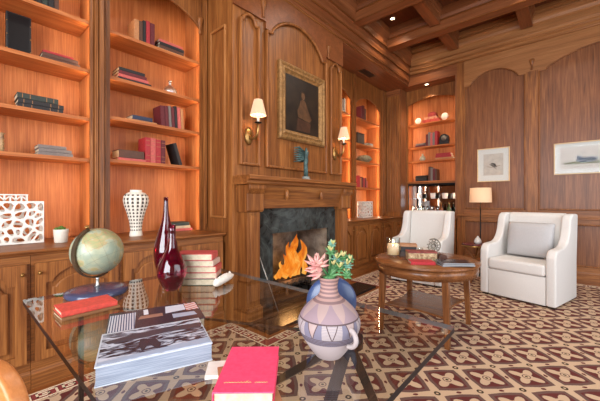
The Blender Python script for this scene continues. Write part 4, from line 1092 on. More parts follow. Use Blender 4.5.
for k in range(50):
    a = k * 0.30; r = 0.010 + 0.0042 * a; pr_.append((r * math.cos(a), 0, 0.112 + r * math.sin(a)))
m.tube(pr_, [0.004 + 0.003 * k / 50 for k in range(50)], 8)
for k in range(12):
    a = k * PI / 6; m.tube([(0.014 * math.cos(a), 0, 0.112 + 0.014 * math.sin(a)), (0.066 * math.cos(a + .25), 0, 0.112 + 0.066 * math.sin(a + .25))], 0.0045, 6)
m.build('spiral_disc', mottled('aged_silver', (92, 86, 76), (150, 142, 128), 40, 0.4, 0.4), t)
t = thing('wooden_block', 'small dark wooden easel block beside the magazines on the oval table', 'ornament', (-0.89, 2.985, ZT), 0.5)
MB().prism([(-0.05, 0), (0.05, 0), (0.03, 0.05), (-0.02, 0.06)], 'y', -0.03, 0.03).build('body', mottled('mahogany', (62, 34, 24), (92, 54, 38), 20, .4), t, bevel=0.003)
for i, (x, y, rz_, zz, L, Wd, T, colr, lb) in enumerate(((-0.77, 2.86, 0.75, 0, 0.27, 0.20, 0.012, (52, 56, 64), 'dark magazine at the bottom of the pile on the oval table'), (-0.74, 2.83, 0.55, 0.0126, 0.25, 0.18, 0.010, (128, 132, 140), 'grey magazine in the middle of the pile on the oval table'), (-0.75, 2.84, 0.66, 0.0232, 0.25, 0.18, 0.010, (36, 38, 46), 'black glossy magazine topmost of the pile on the oval table'))):
    t = thing('magazine', lb, 'magazine', (x, y, ZT + zz), rz_, 'magazines on the oval table')
    MB().box(-L / 2, L / 2, -Wd / 2, Wd / 2, T - 0.001, T).box(-L / 2, L / 2, -Wd / 2, Wd / 2, 0, 0.001).build('cover', newmat('gloss_%d' % i, colr, 0.15), t)
    MB().box(-L / 2 + .002, L / 2 - .002, -Wd / 2 + .002, Wd / 2 - .002, 0.001, T - 0.001).build('pages', newmat('magazine_edge_%d' % i, (150, 150, 152), 0.6), t)

# ================================================================ ARMCHAIRS
def smooth_curve(pts, n=6):
    """Catmull-Rom through 2-D points (open)"""
    out = []
    for i in range(len(pts) - 1):
        p0, p1, p2, p3 = pts[max(i - 1, 0)], pts[i], pts[i + 1], pts[min(i + 2, len(pts) - 1)]
        for k in range(n):
            q = k / n
            out.append(tuple(0.5 * (2 * p1[j] + (p2[j] - p0[j]) * q + (2 * p0[j] - 5 * p1[j] + 4 * p2[j] - p3[j]) * q * q + (3 * p1[j] - p0[j] - 3 * p2[j] + p3[j]) * q ** 3) for j in (0, 1)))
    out.append(pts[-1]); return out
def puff(a, b, t, n=22, p=3.0, seam=True):
    """soft square pillow in the x-z plane, thickness t along y"""
    m = MB(); vs = []; N = n + 1
    for s in (1, -1):
        for i in range(N):
            for j in range(N):
                u, v = 2 * i / n - 1, 2 * j / n - 1
                h = (max(0, 1 - abs(u) ** p) * max(0, 1 - abs(v) ** p)) ** 0.5
                pu = 1 - 0.05 * (1 - v * v); pv = 1 - 0.05 * (1 - u * u)
                vs.append((a * u * pv, s * t / 2 * h, b * v * pu))
    fs = []
    for s in (0, 1):
        o = s * N * N
        for i in range(n):
            for j in range(n):
                q = (o + i * N + j, o + (i + 1) * N + j, o + (i + 1) * N + j + 1, o + i * N + j + 1); fs.append(q if s else q[::-1])
    m.add(vs, fs, True); return m
def armchair(label, loc, rz, wdt, dep, pillow_label):
    t = thing('armchair', label, 'armchair', loc, rz, 'cream upholstered armchairs')
    w2 = wdt / 2; yf_, yb_ = -dep / 2, dep / 2
    side = smooth_curve([(yf_ + 0.005, 0.50), (yf_ + 0.015, 0.575), (yf_ + 0.07, 0.635), (yf_ + 0.17, 0.645), (yf_ + 0.30, 0.66), (yf_ + 0.40, 0.72), (yf_ + 0.46, 0.83), (yf_ + 0.49, 0.95), (yf_ + 0.53, 1.015)], 5)
    side = [(yf_ + 0.005, 0.02)] + side + [(yf_ + 0.58, 1.03), (yb_ + 0.04, 1.03), (yb_ + 0.045, 1.0), (yb_, 0.45), (yb_, 0.02)]
    for s in (-1, 1):
        MB().prism(side, 'x', s * (w2 - 0.095), s * w2).build('side_panel', FABRIC, t, bevel=0.02, seg=4)
    MB().prism([(yb_ - 0.20, 0.03), (yb_ - 0.002, 0.03), (yb_ - 0.002, 0.45), (yb_ + 0.04, 1.0), (yb_ + 0.035, 1.035), (yb_ - 0.06, 1.035), (yb_ - 0.10, 1.0), (yb_ - 0.18, 0.47)], 'x', -w2 + 0.097, w2 - 0.097).build('backrest', FABRIC, t, bevel=0.02, seg=4)
    MB().box(-w2 + 0.097, w2 - 0.097, yf_ + 0.012, yb_ - 0.201, 0.02, 0.335).build('seat_base', FABRIC, t, bevel=0.008, seg=3)
    MB().box(-w2 + 0.098, w2 - 0.098, yf_ - 0.004, yb_ - 0.185, 0.338, 0.475).build('seat_cushion', FABRIC, t, bevel=0.035, seg=5)
    MB().box(-w2 + 0.11, w2 - 0.11, yf_ + 0.10, yb_ - 0.21, 0.3355, 0.3375).build('seat_gap_shade', newmat('painted_gap_shade', (60, 58, 60), .9), t)  # dark sheet standing in for the shade between cushion and base
    for sx in (-1, 1):
        for sy in (-1, 1):
            MB().box(sx * (w2 - 0.05) - 0.03, sx * (w2 - 0.05) + 0.03, sy * (dep / 2 - 0.06) - 0.03, sy * (dep / 2 - 0.06) + 0.03, 0, 0.019).build('leg', W['dark'], t)
    if pillow_label:
        m = puff(0.25, 0.215, 0.15)
        o = m.build('cushion', PILLOW, None, weld=True)
        M = Matrix.Translation(loc) @ Matrix.Rotation(rz, 4, 'Z') @ Matrix.Translation((0.0, yb_ - 0.262, 0.70)) @ Matrix.Rotation(-0.16, 4, 'X')
        o.matrix_world = M; tag(o, pillow_label, 'cushion')
    return t
armchair('cream armchair with a pale square cushion, rightmost, before the panelled wall', (-0.425, 4.77, 0.0135), -0.255, 0.79, 0.70, 'square pale grey cushion on the right armchair')
armchair('cream armchair without cushion behind the oval table', (-1.70, 4.74, 0.0135), 0.03, 0.72, 0.70, None)

# ================================================================ SIDE TABLE AND FLOOR LAMP
st_ = fl(473, 239, 0.56)
t = thing('round_side_table', 'small round side table with a red top between the armchairs', 'table', (-1.07, 5.10, 0.022))
MB().lathe([(0.001, 0.535), (0.165, 0.535), (0.172, 0.540), (0.172, 0.552), (0.165, 0.556), (0.001, 0.556)], n=36).build('tabletop', mottled('oxblood_leather', (74, 28, 34), (110, 44, 48), 20, 0.25), t)
MB().lathe([(0.166, 0.515), (0.176, 0.515), (0.178, 0.5345), (0.166, 0.5345)], n=36, cap=False).build('rim', BRASS, t)
for k in range(3):
    a = k * 2 * PI / 3 + 0.4
    MB().tube([(0.16 * math.cos(a), 0.16 * math.sin(a), 0), (0.02 * math.cos(a), 0.02 * math.sin(a), 0.29), (-0.14 * math.cos(a), -0.14 * math.sin(a), 0.52)], 0.011, 8).build('leg', W['casez'], t)
t = thing('glass_cloche', 'small pale pear-shaped ornament on the round side table', 'ornament', (-1.03, 5.09, 0.579))
MB().lathe([(0.03, 0), (0.048, 0.01), (0.05, 0.035), (0.035, 0.07), (0.014, 0.095), (0.008, 0.11), (0.001, 0.112)], n=22).build('body', mottled('pearl', (196, 190, 184), (220, 214, 208), 12, .2), t)
t = thing('floor_lamp', 'slim dark floor lamp with a beige drum shade against the back wall', 'lamp', (-1.10, 5.62, 0.0135))
MB().lathe([(0.12, 0), (0.12, 0.012), (0.02, 0.02), (0.008, 0.03)], n=30).build('base', BLKMET, t)
MB().tube([(0, 0, 0.02), (0, 0, 1.30)], 0.008, 10).build('pole', BLKMET, t)
lsh = newmat('beige_drum_shade', (216, 180, 146), 0.8); b = bs(lsh); b.inputs['Emission Color'].default_value = lin((246, 190, 140)); b.inputs['Emission Strength'].default_value = 0.22
m = MB().lathe([(0.158, 1.165), (0.150, 1.395), (0.147, 1.395), (0.155, 1.165)], n=40, cap=False); m.f += []
m.build('lamp_shade', lsh, t)
MB().sphere((0, 0, 1.30), 0.03, 14, 10).build('bulb', BULB, t)
MB().box(-0.149, 0.149, -0.003, 0.003, 1.375, 1.38).box(-0.003, 0.003, -0.149, 0.149, 1.381, 1.386).build('spider', BLKMET, t)
point('floor_lamp_light', (-1.10, 5.62, 1.36), 3.0, (1.0, 0.74, 0.48), 0.03)

# ================================================================ GLASS TABLE
GX0, GX1, GY0, GY1, GZ = -1.877, -0.314, 0.22, 1.20, 0.75
t = thing('glass_table', 'large rectangular glass table on dark crossed legs in the foreground', 'table', ((GX0 + GX1) / 2, (GY0 + GY1) / 2, 0.0135))
gx, gy = (GX1 - GX0) / 2, (GY1 - GY0) / 2
def rrect(a, b, r, n=5):
    P_ = []
    for cx, cy, a0 in ((a - r, b - r, 0), (-a + r, b - r, PI / 2), (-a + r, -b + r, PI), (a - r, -b + r, 3 * PI / 2)):
        for k in range(n + 1): P_.append((cx + r * math.cos(a0 + PI / 2 * k / n), cy + r * math.sin(a0 + PI / 2 * k / n)))
    return P_
zb = GZ - 0.0135
# clear sheet: one upper and one lower face; edge reflections painted in, pale far, dark elsewhere
R_ = rrect(gx, gy, 0.015)
sheet = MB(); sheet.add([(x, y, zb) for x, y in R_], [tuple(range(len(R_)))])
sheet.build('glass_top', GLASSTOP, t)
ed = MB(); n = len(R_)
ed.add([(x, y, zb - 0.0001) for x, y in R_] + [(x, y, zb - 0.018) for x, y in R_] , [(i, (i + 1) % n, n + (i + 1) % n, n + i) for i in range(n)])
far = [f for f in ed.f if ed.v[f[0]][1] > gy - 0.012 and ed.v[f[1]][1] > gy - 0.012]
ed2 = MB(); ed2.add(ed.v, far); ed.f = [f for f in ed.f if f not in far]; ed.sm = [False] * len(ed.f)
ed.build('polished_edge', GLASSEDGE, t); ed2.build('far_edge_painted_reflection', REFLEDGE, t)
# two crossed frames of dark square bar under the top
def bar3(p, q, r):
    p, q = Vector(p), Vector(q); d = (q - p).normalized(); u = d.cross(Vector((0, 0, 1)))
    u = u.normalized() if u.length > 1e-3 else Vector((1, 0, 0)); v = d.cross(u).normalized()
    vs = [e + (u * a + v * b_) * r for e in (p, q) for a, b_ in ((-1, -1), (1, -1), (1, 1), (-1, 1))]
    return MB().add([tuple(x) for x in vs], [(3, 2, 1, 0), (4, 5, 6, 7), (0, 1, 5, 4), (1, 2, 6, 5), (2, 3, 7, 6), (3, 0, 4, 7)])
gc = Vector(((GX0 + GX1) / 2, (GY0 + GY1) / 2, 0.0135))
hub = Vector((-0.585, 0.92, 0.715)) - gc
for fx, fy in ((-1.45, 1.12), (-0.70, 0.70), (-0.36, 1.10)):
    bar3(Vector((fx, fy, 0.03)) - gc, hub, 0.015).build('leg', W['dark'], t)
MB().lathe([(0.05, -0.02), (0.05, 0.018), (0.001, 0.019)], hub, 24).build('hub', W['dark'], t)
bar3(Vector((-1.69, 0.40, 0.016)) - gc, Vector((-1.69, 0.40, 0.733)) - gc, 0.009).build('leg', W['dark'], t)
bar3(Vector((-1.69, 0.40, 0.727)) - gc, Vector((-0.63, 0.91, 0.727)) - gc, 0.004).build('stretcher', W['dark'], t)

# ================================================================ ON THE GLASS TABLE
ZG = GZ + 0.0006
# globe
t = thing('globe', 'antique desk globe with a bronze meridian on a dark round base', 'globe', (-1.735, 0.478, ZG))
MB().lathe([(0.13, 0), (0.133, 0.004), (0.133, 0.018), (0.126, 0.024), (0.10, 0.028), (0.02, 0.034), (0.001, 0.034)], n=40).build('base', newmat('blue_black_lacquer', (66, 70, 96), 0.16), t)
MB().lathe([(0.012, 0.0345), (0.007, 0.045), (0.006, 0.07), (0.010, 0.078)], n=14).build('stem', steel, t)
def globe_mat():
    m = newmat('globe_map', (170, 176, 140), 0.35); nt = NT(m)
    n = noise(nt, coords(nt, 'Object'), 11, 5, 0.6, 0.4)
    c = ramp(nt, n, [(0.40, (140, 152, 132)), (0.5, (160, 164, 136)), (0.53, (172, 150, 108)), (0.58, (146, 152, 108)), (0.66, (168, 132, 98))])
    nt.l.new(c, bs(m).inputs['Base Color']); return m
GC = Vector((0, 0, 0.205)); GR = 0.112
tilt = Matrix.Translation(GC) @ Matrix.Rotation(YAW, 4, 'Z') @ Matrix.Rotation(math.radians(-28), 4, 'Y') @ Matrix.Rotation(0.3, 4, 'Z')
o = MB().sphere((0, 0, 0), GR, 48, 30).build('sphere', globe_mat(), t); o.matrix_local = tilt
m = MB()
for k in range(-2, 3):
    la = k * PI / 7; pts_ = [(GR * 1.001 * math.cos(la) * math.cos(2 * PI * q / 48), GR * 1.001 * math.cos(la) * math.sin(2 * PI * q / 48), GR * 1.001 * math.sin(la)) for q in range(49)]
    m.tube(pts_, 0.0004, 4, False)
for k in range(6):
    lo = k * PI / 6; m.tube([(GR * 1.001 * math.sin(2 * PI * q / 48) * math.cos(lo), GR * 1.001 * math.sin(2 * PI * q / 48) * math.sin(lo), GR * 1.001 * math.cos(2 * PI * q / 48)) for q in range(49)], 0.0004, 4, False)
m.build('grid_lines', newmat('map_ink', (120, 116, 96), 0.6), o)
arcm = MB(); ap = []
n_ = 28
# half ring from pole to pole on the left side, viewer-facing
bd_ = Matrix.Translation(GC) @ Matrix.Rotation(YAW + 1.3, 4, 'Z') @ Matrix.Rotation(math.radians(-24), 4, 'Y')
for k in range(n_ + 1):
    a = PI / 2 + PI * k / n_ 
    ap.append(((GR + 0.011) * math.cos(a), 0, (GR + 0.011) * math.sin(a)))
vs = []
for p in ap:
    d_ = Vector(p).normalized()
    for u, v in ((-0.003, -0.009), (0.003, -0.009), (0.003, 0.009), (-0.003, 0.009)): vs.append(tuple(Vector(p) + d_ * u + Vector((0, v, 0))))
arcm.add(vs, [(4 * k + i, 4 * k + (i + 1) % 4, 4 * k + 4 + (i + 1) % 4, 4 * k + 4 + i) for k in range(n_) for i in range(4)] + [(3, 2, 1, 0), (4 * n_, 4 * n_ + 1, 4 * n_ + 2, 4 * n_ + 3)])
o = arcm.build('meridian_arm', mottled('bronze', (74, 62, 50), (112, 94, 72), 20, 0.35, 0.6), t); o.matrix_local = bd_
MB().lathe([(0.006, GR + 0.001), (0.006, GR + 0.018), (0.011, GR + 0.02), (0.011, GR + 0.026), (0.001, GR + 0.028)], n=14).build('pivot_knob', BRASS, t).matrix_local = bd_
# red book beside the globe, on a tan book
def tbook(label, loc, L, Wd, T, col, rz, page=None): return book(label, loc, L, Wd, T, col, rz, False, None, 0, False, page)
brz = math.radians(38)
tbook('brown book underneath the coral red book beside the globe', (-1.490, 0.374, ZG), 0.20, 0.128, 0.012, (150, 104, 66), 0.03)
tbook('coral red book lying in front of the globe base', (-1.495, 0.372, ZG + 0.0128), 0.19, 0.128, 0.020, (226, 84, 70), 0.0)
# large black and white photo book
t = thing('photo_book', 'thick coffee-table book with a black and white photo cover', 'book', (0, 0, ZG))
c0, c1, c2, c3 = fl(92.5, 369, .80), fl(218, 342, .80), fl(207, 317, .80), fl(104, 334, .80)
def pd(px, d, z=0.0):
    l = (px - 300.0) / FPX * d
    return Vector((-SN * d + CS * l, CS * d + SN * l, z))
ang_b = math.atan2(0.278, 0.103)
t.location = (-0.9085, 0.3971, ZG); t.rotation_euler = (0, 0, ang_b - PI)      # local -x = long edge, local y: +y towards the viewer
L_, W_, T_ = 0.28, 0.212, 0.050
graycover = newmat('cover_pale', (196, 204, 214), 0.3)
cov = MB().box(-L_ / 2, L_ / 2, -W_ / 2, W_ / 2, 0, 0.003).box(-L_ / 2, L_ / 2, -W_ / 2, W_ / 2, T_ - 0.003, T_).box(-L_ / 2, L_ / 2, -W_ / 2, -W_ / 2 + 0.003, 0.003, T_ - 0.003)
cov = cov.build('cover', graycover, t, bevel=0.001)
edge_m = newmat('silver_page_edge', (176, 190, 208), 0.45); nt = NT(edge_m)
nn = noise(nt, coords(nt, 'Object', (2, 2, 160)), 6, 2, 0.5); nt.l.new(ramp(nt, nn, [(0.35, (122, 133, 150)), (0.65, (160, 170, 186))]), bs(edge_m).inputs['Base Color'])
MB().box(-L_ / 2 + .003, L_ / 2 - .003, -W_ / 2 + .0035, W_ / 2 - .001, 0.003, T_ - 0.003).build('pages', edge_m, t)
def photo_mat():
    m = newmat('photo_print', (150, 150, 156), 0.2); nt = NT(m)
    n1 = noise(nt, coords(nt, 'Object', (9, 26, 1)), 1.6, 4, 0.6, 1.4)
    c = ramp(nt, n1, [(0.43, (48, 44, 54)), (0.48, (92, 90, 102)), (0.53, (160, 168, 184)), (0.62, (204, 210, 224))])
    nt.l.new(c, bs(m).inputs['Base Color']); return m
ph = MB().box(-L_ / 2 + .004, L_ / 2 - .004, -W_ / 2 + .01, W_ / 2 - .006, T_, T_ + 0.0006).build('photo', photo_mat(), cov)
def pa(name, pts, c, zt, par, h=0.0005):
    MB().prism(pts, 'z', zt, zt + h).build(name, newmat('print_%02x%02x%02x' % c, c, 0.22), par)
zt = T_ + 0.0006
# dark racing figures, pale snow wedges (printed picture on the cover)
pa('printed_shape', [(-0.14, -0.055), (-0.03, -0.07), (0.05, -0.06), (0.13, -0.04), (0.12, -0.02), (0.03, -0.02), (-0.04, -0.03), (-0.13, -0.02)], (72, 66, 74), zt, ph)
pa('printed_shape', [(0.0, 0.0), (0.04, -0.012), (0.045, 0.03), (0.035, 0.07), (0.02, 0.03), (0.0, 0.07), (-0.012, 0.05)], (58, 54, 62), zt, ph)
pa('printed_shape', [(-0.136, 0.062), (0.136, 0.085), (0.136, 0.10), (-0.136, 0.10)], (160, 174, 196), zt, ph)
# second picture book behind
t2 = thing('photo_book', 'picture book with white buildings and orange pattern, behind the thick photo book', 'book', (-1.113, 0.490, ZG), ang_b - PI)
L2, W2, T2 = 0.30, 0.20, 0.040
c2_ = MB().box(-L2 / 2, L2 / 2, -W2 / 2, W2 / 2, 0, 0.003).box(-L2 / 2, L2 / 2, -W2 / 2, W2 / 2, T2 - 0.003, T2).box(-L2 / 2, L2 / 2, -W2 / 2, -W2 / 2 + .003, 0.003, T2 - .003).build('cover', newmat('dark_print', (64, 54, 62), 0.2), t2, bevel=0.001)
MB().box(-L2 / 2 + .004, L2 / 2 - .004, -W2 / 2 + .0035, W2 / 2 - .004, 0.003, T2 - 0.003).build('pages', PAGE, t2)
striped = newmat('striped_facade', (150, 156, 176), 0.2); nt = NT(striped)
tc = nt.n.new('ShaderNodeTexCoord'); se = nt.n.new('ShaderNodeSeparateXYZ'); nt.l.new(tc.outputs['Object'], se.inputs[0])
ex = (E(nt, se.outputs[0]) * 130).fract().gt(0.45)
nt.l.new(nt.mix(ex, lin((84, 88, 116)), lin((206, 206, 216))).s, bs(striped).inputs['Base Color'])
MB().prism([(0.145, -0.07), (0.145, 0.09), (0.07, 0.09), (0.065, -0.07)], 'z', T2, T2 + 0.0005).build('printed_facade', striped, c2_)
pa('printed_block', [(-0.035, -0.085), (-0.10, -0.085), (-0.10, -0.02), (-0.03, -0.01)], (214, 214, 226), T2, c2_)
pa('printed_block', [(0.04, -0.085), (0.025, -0.085), (0.025, -0.03), (0.04, -0.03)], (226, 226, 232), T2, c2_)
pa('printed_block', [(0.05, -0.02), (-0.02, -0.02), (-0.02, 0.01), (0.06, 0.01)], (160, 118, 100), T2, c2_)
pa('printed_block', [(-0.05, 0.01), (-0.125, 0.015), (-0.13, 0.05), (-0.05, 0.05)], (170, 178, 198), T2, c2_)
org = newmat('orange_zigzag', (200, 120, 90), 0.25); nt = NT(org)
tc = nt.n.new('ShaderNodeTexCoord'); se = nt.n.new('ShaderNodeSeparateXYZ'); nt.l.new(tc.outputs['Object'], se.inputs[0])
ex = ((E(nt, se.outputs[0]) + E(nt, se.outputs[1]) * 0.6) * 60).fract().gt(0.5)
nt.l.new(nt.mix(ex, lin((190, 104, 78)), lin((222, 208, 214))).s, bs(org).inputs['Base Color'])
MB().prism([(-0.102, -0.09), (-0.145, -0.09), (-0.146, -0.01), (-0.102, -0.01)], 'z', T2, T2 + 0.0005).build('printed_pattern', org, c2_)

# near book, magenta red, on a tan book
nz = math.atan2(-0.15, 0.136)
tn = book('tan book lying crosswise under the magenta book at the near table edge', (-0.572, 0.462, ZG), 0.19, 0.125, 0.022, (176, 120, 82), nz + PI / 2 + 0.30)
o = thing('book', 'magenta-red book with gold lettering at the near edge of the glass table', 'book', (-0.583, 0.480, ZG + 0.0226), nz)
L3, W3, T3 = 0.203, 0.129, 0.028
magenta = mottled('magenta_cloth', (236, 62, 104), (246, 76, 116), 80, 0.5)
cv3 = MB().box(-L3 / 2, L3 / 2, -W3 / 2, W3 / 2, 0, 0.003).box(-L3 / 2, L3 / 2, -W3 / 2, W3 / 2, T3 - .003, T3).box(-L3 / 2, L3 / 2, -W3 / 2 , -W3 / 2 + .003, 0.003, T3 - .003).build('cover', magenta, o, bevel=0.001)
MB().box(-L3 / 2 + .003, L3 / 2 - .004, -W3 / 2 + .0035, W3 / 2 - .004, 0.003, T3 - .003).build('pages', PAGE, o)
# handwritten gold line, two words
g = MB()
def scrawl(y0, y1, x, amp, n):
    pts_ = []
    for k in range(n * 4 + 1):
        q = k / (n * 4); pts_.append((x + amp * math.sin(k * PI / 2 + 0.4) * (0.4 + 0.6 * math.sin(k * 1.7) ** 2), y0 + (y1 - y0) * q, T3 + 0.0002))
    g.tube(pts_, 0.0006, 5)
scrawl(-0.048, 0.012, 0.066, 0.0022, 9); scrawl(0.020, 0.048, 0.066, 0.002, 5)
g.tube([(0.064, 0.0, T3 + .0002), (0.059, 0.006, T3 + .0002)], 0.0006, 5)
g.build('gold_lettering', newmat('gold_foil', (232, 176, 110), 0.35, 0.3), cv3)
# white folded card under the books at the left
o = MB().box(-0.035, 0.035, -0.03, 0.03, 0, 0.010).build('small_white_book', WHITE, None, (-0.700, 0.470, ZG), (0, 0, -0.7)); tag(o, 'small white booklet poking out left of the magenta book', 'booklet')

# ruby glass vases
p_ = pd(166, 1.70, ZG)
o = MB().lathe([(0.03, 0), (0.034, 0.004), (0.045, 0.05), (0.060, 0.12), (0.064, 0.17), (0.058, 0.22), (0.040, 0.28), (0.022, 0.34), (0.014, 0.39), (0.011, 0.44), (0.012, 0.47), (0.0095, 0.47), (0.009, 0.43), (0.001, 0.36)], n=40).build('ruby_vase', REDG, None, p_)
tag(o, 'taller ruby red glass bottle vase with a long neck', 'vase')
p_ = pd(172, 1.555, ZG)
o = MB().lathe([(0.022, 0), (0.028, 0.003), (0.052, 0.03), (0.069, 0.075), (0.072, 0.10), (0.064, 0.135), (0.044, 0.175), (0.026, 0.21), (0.018, 0.25), (0.017, 0.30), (0.020, 0.328), (0.017, 0.328), (0.014, 0.29), (0.001, 0.24)], n=40).build('ruby_vase', REDG, None, p_)
tag(o, 'shorter wide-bellied ruby glass vase in front of the tall one', 'vase')
# stack of books
rzs = math.radians(41.8)
zz = ZG
bc = Vector((-1.535, 0.915, 0))
for i, (T, c, dl, rr_, nm) in enumerate(((0.036, (72, 84, 70), 0, 0.0, 'grey-green book at the bottom of the stack behind the ruby vases'), (0.030, (196, 150, 138), -0.002, 0.05, 'pale pink book second in the stack behind the ruby vases'), (0.034, (186, 66, 64), 0.0, 0.02, 'dull red book in the middle of the stack behind the ruby vases'), (0.030, (206, 176, 160), -0.012, -0.03, 'cream-pink book second from top of the ruby vase stack'), (0.036, (192, 74, 72), -0.022, 0.03, 'coral-pink book topmost of the stack behind the ruby vases'))):
    pv = bc + Vector((math.cos(rzs), math.sin(rzs), 0)) * dl
    book(nm, (pv.x, pv.y, zz), 0.125, 0.20, T, c, rzs + rr_ )
    zz += T + 0.0006
# shell
p0 = pd(216, 1.60); p1 = pd(231, 1.74)
t = thing('seashell', 'elongated white seashell beside the stack of books', 'shell', (p0.x, p0.y, ZG + 0.001), 0)
m = MB(); v = p1 - p0; v.z = 0
pts_ = [Vector((0, 0, 0.018)) - v * 0.12, Vector((0, 0, 0.022)), v * 0.3 + Vector((0, 0, 0.026)), v * 0.6 + Vector((0, 0, 0.030)), v * 0.9 + Vector((0, 0, 0.030)), v * 1.15 + Vector((0, 0, 0.027))]
m.tube(pts_, [0.006, 0.020, 0.022, 0.024, 0.019, 0.006], 14)
m.build('body', mottled('shell', (206, 196, 180), (232, 226, 216), 24, 0.6, 0, .4), t)
for k in range(5):
    q = pts_[1].lerp(pts_[4], k / 4); m = MB(); nv = Vector((-v.y, v.x, 0)).normalized()
    m.tube([q + nv * 0.018, q + Vector((0, 0, 0.022)), q - nv * 0.018], [0.004, 0.006, 0.004], 8); m.build('ridge', WHITE, t)
m = MB()
# patterned pot
pp = pd(329, 0.905, ZG)
t = thing('patterned_jug', 'pink and grey geometric painted pottery jug with a small handle', 'jug', pp, YAW)
jp = [(0.036, 0), (0.040, 0.003), (0.060, 0.030), (0.082, 0.066), (0.0905, 0.092), (0.088, 0.112), (0.074, 0.136), (0.052, 0.157), (0.034, 0.172), (0.027, 0.185), (0.025, 0.205), (0.029, 0.222), (0.031, 0.226), (0.026, 0.226), (0.022, 0.205), (0.001, 0.18)]
def jug_mat():
    m = newmat('painted_pottery', (176, 150, 142), 0.75); nt = NT(m); bs(m).inputs['Specular IOR Level'].default_value = 0.15
    tc = nt.n.new('ShaderNodeTexCoord'); se = nt.n.new('ShaderNodeSeparateXYZ'); nt.l.new(tc.outputs['Object'], se.inputs[0])
    X, Y, Zc = (E(nt, se.outputs[i]) for i in range(3))
    ph_ = nt.math('ARCTAN2', Y, X) * (1 / (2 * PI)) + 0.5
    PK, LV, CRl, DKl = lin((154, 126, 120)), lin((114, 110, 126)), lin((168, 156, 154)), lin((88, 72, 74))
    u = (ph_ * 10).fract(); v = (Zc - 0.075) * (1 / 0.075)
    tri = (u - 0.5).abs() * 2.0
    c = nt.mix(v.lt(tri), nt.mix(E(nt, noise(nt, tc.outputs['Object'], 40, 3, .6)), PK, CRl), LV)
    c = nt.mix(((ph_ * 5).fract()).lt(0.5), c, nt.mix(((Zc * 260).fract().gt(0.5)) * 0.5, CRl, LV))
    c = nt.mix((v - tri).abs().lt(0.05), c, DKl)
    up = ((ph_ * 8).fract() - 0.5).abs() * 2.0; v2 = (Zc - 0.118) * (1 / 0.05)
    c3 = nt.mix(v2.lt(up), nt.mix(0.3, PK, CRl), lin((142, 122, 128)))
    c = nt.mix(Zc.gt(0.118), c, c3)
    c = nt.mix((Zc - 0.118).abs().lt(0.0018), c, DKl)
    c = nt.mix((Zc - 0.068).abs().lt(0.010), c, nt.mix((Zc * 220).fract().gt(0.5), LV, DKl))
    c = nt.mix(Zc.lt(0.058), c, nt.mix(E(nt, noise(nt, tc.outputs['Object'], 30, 3, .6)), CRl, lin((172, 160, 164))))
    c = nt.mix(Zc.gt(0.160), c, nt.mix((Zc * 90).fract().gt(0.5), lin((162, 130, 122)), lin((122, 98, 98))))
    nt.l.new(c.s, bs(m).inputs['Base Color'])
    n = noise(nt, tc.outputs['Object'], 120, 3, .6); bp = nt.n.new('ShaderNodeBump'); bp.inputs['Strength'].default_value = 0.25; bp.inputs['Distance'].default_value = 0.002
    nt.l.new(n, bp.inputs['Height']); nt.l.new(bp.outputs[0], bs(m).inputs['Normal'])
    return m
MB().lathe([(r, z) for r, z in smooth_curve(jp, 4)], n=48).build('body', jug_mat(), t)
ha = -PI / 2 + 0.62
rd = Vector((math.cos(ha), math.sin(ha), 0))
MB().tube([rd * (0.084 + 0.028 * math.sin(PI * q_ / 14) - 0.006 * q_ / 14) + Vector((0, 0, 0.078 + 0.024 * math.cos(PI * q_ / 14))) for q_ in range(15)], 0.0068, 12).build('handle', mottled('handle_clay', (150, 136, 134), (172, 160, 158), 30, .8), t)
# succulent in the jug
def leaf(m, base, d, L, wd, th=0.45, curl=0.0):
    d = d.normalized(); up = Vector((0, 0, 1)); sd = d.cross(up)
    sd = sd.normalized() if sd.length > 1e-3 else Vector((1, 0, 0)); nn_ = sd.cross(d).normalized()
    rs = [0.28, 0.55, 0.85, 1.0, 0.86, 0.45, 0.05]; vs = []; n = 8
    for i, r in enumerate(rs):
        q = i / (len(rs) - 1); c = base + d * L * q + nn_ * (curl * L * q * q)
        for k in range(n):
            a = 2 * PI * k / n; vs.append(c + sd * math.cos(a) * wd * r + nn_ * math.sin(a) * wd * th * r)
    K = len(rs)
    m.add([tuple(x) for x in vs], [(i * n + k, i * n + (k + 1) % n, (i + 1) * n + (k + 1) % n, (i + 1) * n + k) for i in range(K - 1) for k in range(n)] + [tuple(range(n))[::-1], tuple((K - 1) * n + k for k in range(n))], True)
green = mottled('succulent_green', (40, 92, 54), (92, 138, 86), 60, 0.45)
tipc = mottled('succulent_yellow', (150, 160, 92), (196, 178, 128), 60, 0.45)
pink = mottled('succulent_pink', (186, 124, 122), (206, 166, 150), 60, 0.45)
blueg = mottled('succulent_bluegreen', (80, 130, 112), (118, 156, 136), 60, 0.45)
t = thing('succulent', 'pink and green succulent cuttings growing out of the painted jug', 'plant', (pp.x, pp.y, pp.z + 0.2265), YAW)
rg = random.Random(11)
st = MB(); st.lathe([(0.001, -0.02), (0.018, -0.02), (0.019, 0.003), (0.001, 0.006)], n=14)
def rosette(c, axis, n, L, wd, mat, name, spread=1.0, rings=2):
    m = MB(); axis = axis.normalized(); a1 = axis.cross(Vector((0.3, 0.9, 0.2))).normalized(); a2 = axis.cross(a1)
    for r_ in range(rings):
        for k in range(n - r_):
            a = 2 * PI * k / (n - r_) + r_ * 0.5 + rg.uniform(-0.15, 0.15); tl = (0.30 + 0.75 * r_) / spread
            d = (a1 * math.cos(a) + a2 * math.sin(a)) + axis * tl
            leaf(m, c, d, L * (1 - 0.18 * r_) * rg.uniform(0.9, 1.1), wd, 0.4, 0.15)
    o = m.build(name, mat, t); o['kind'] = 'stuff'; st.tube([(0, 0, 0), tuple(c * 0.5 + Vector((0, 0, 0.006))), tuple(c)], 0.004, 6)
    return o
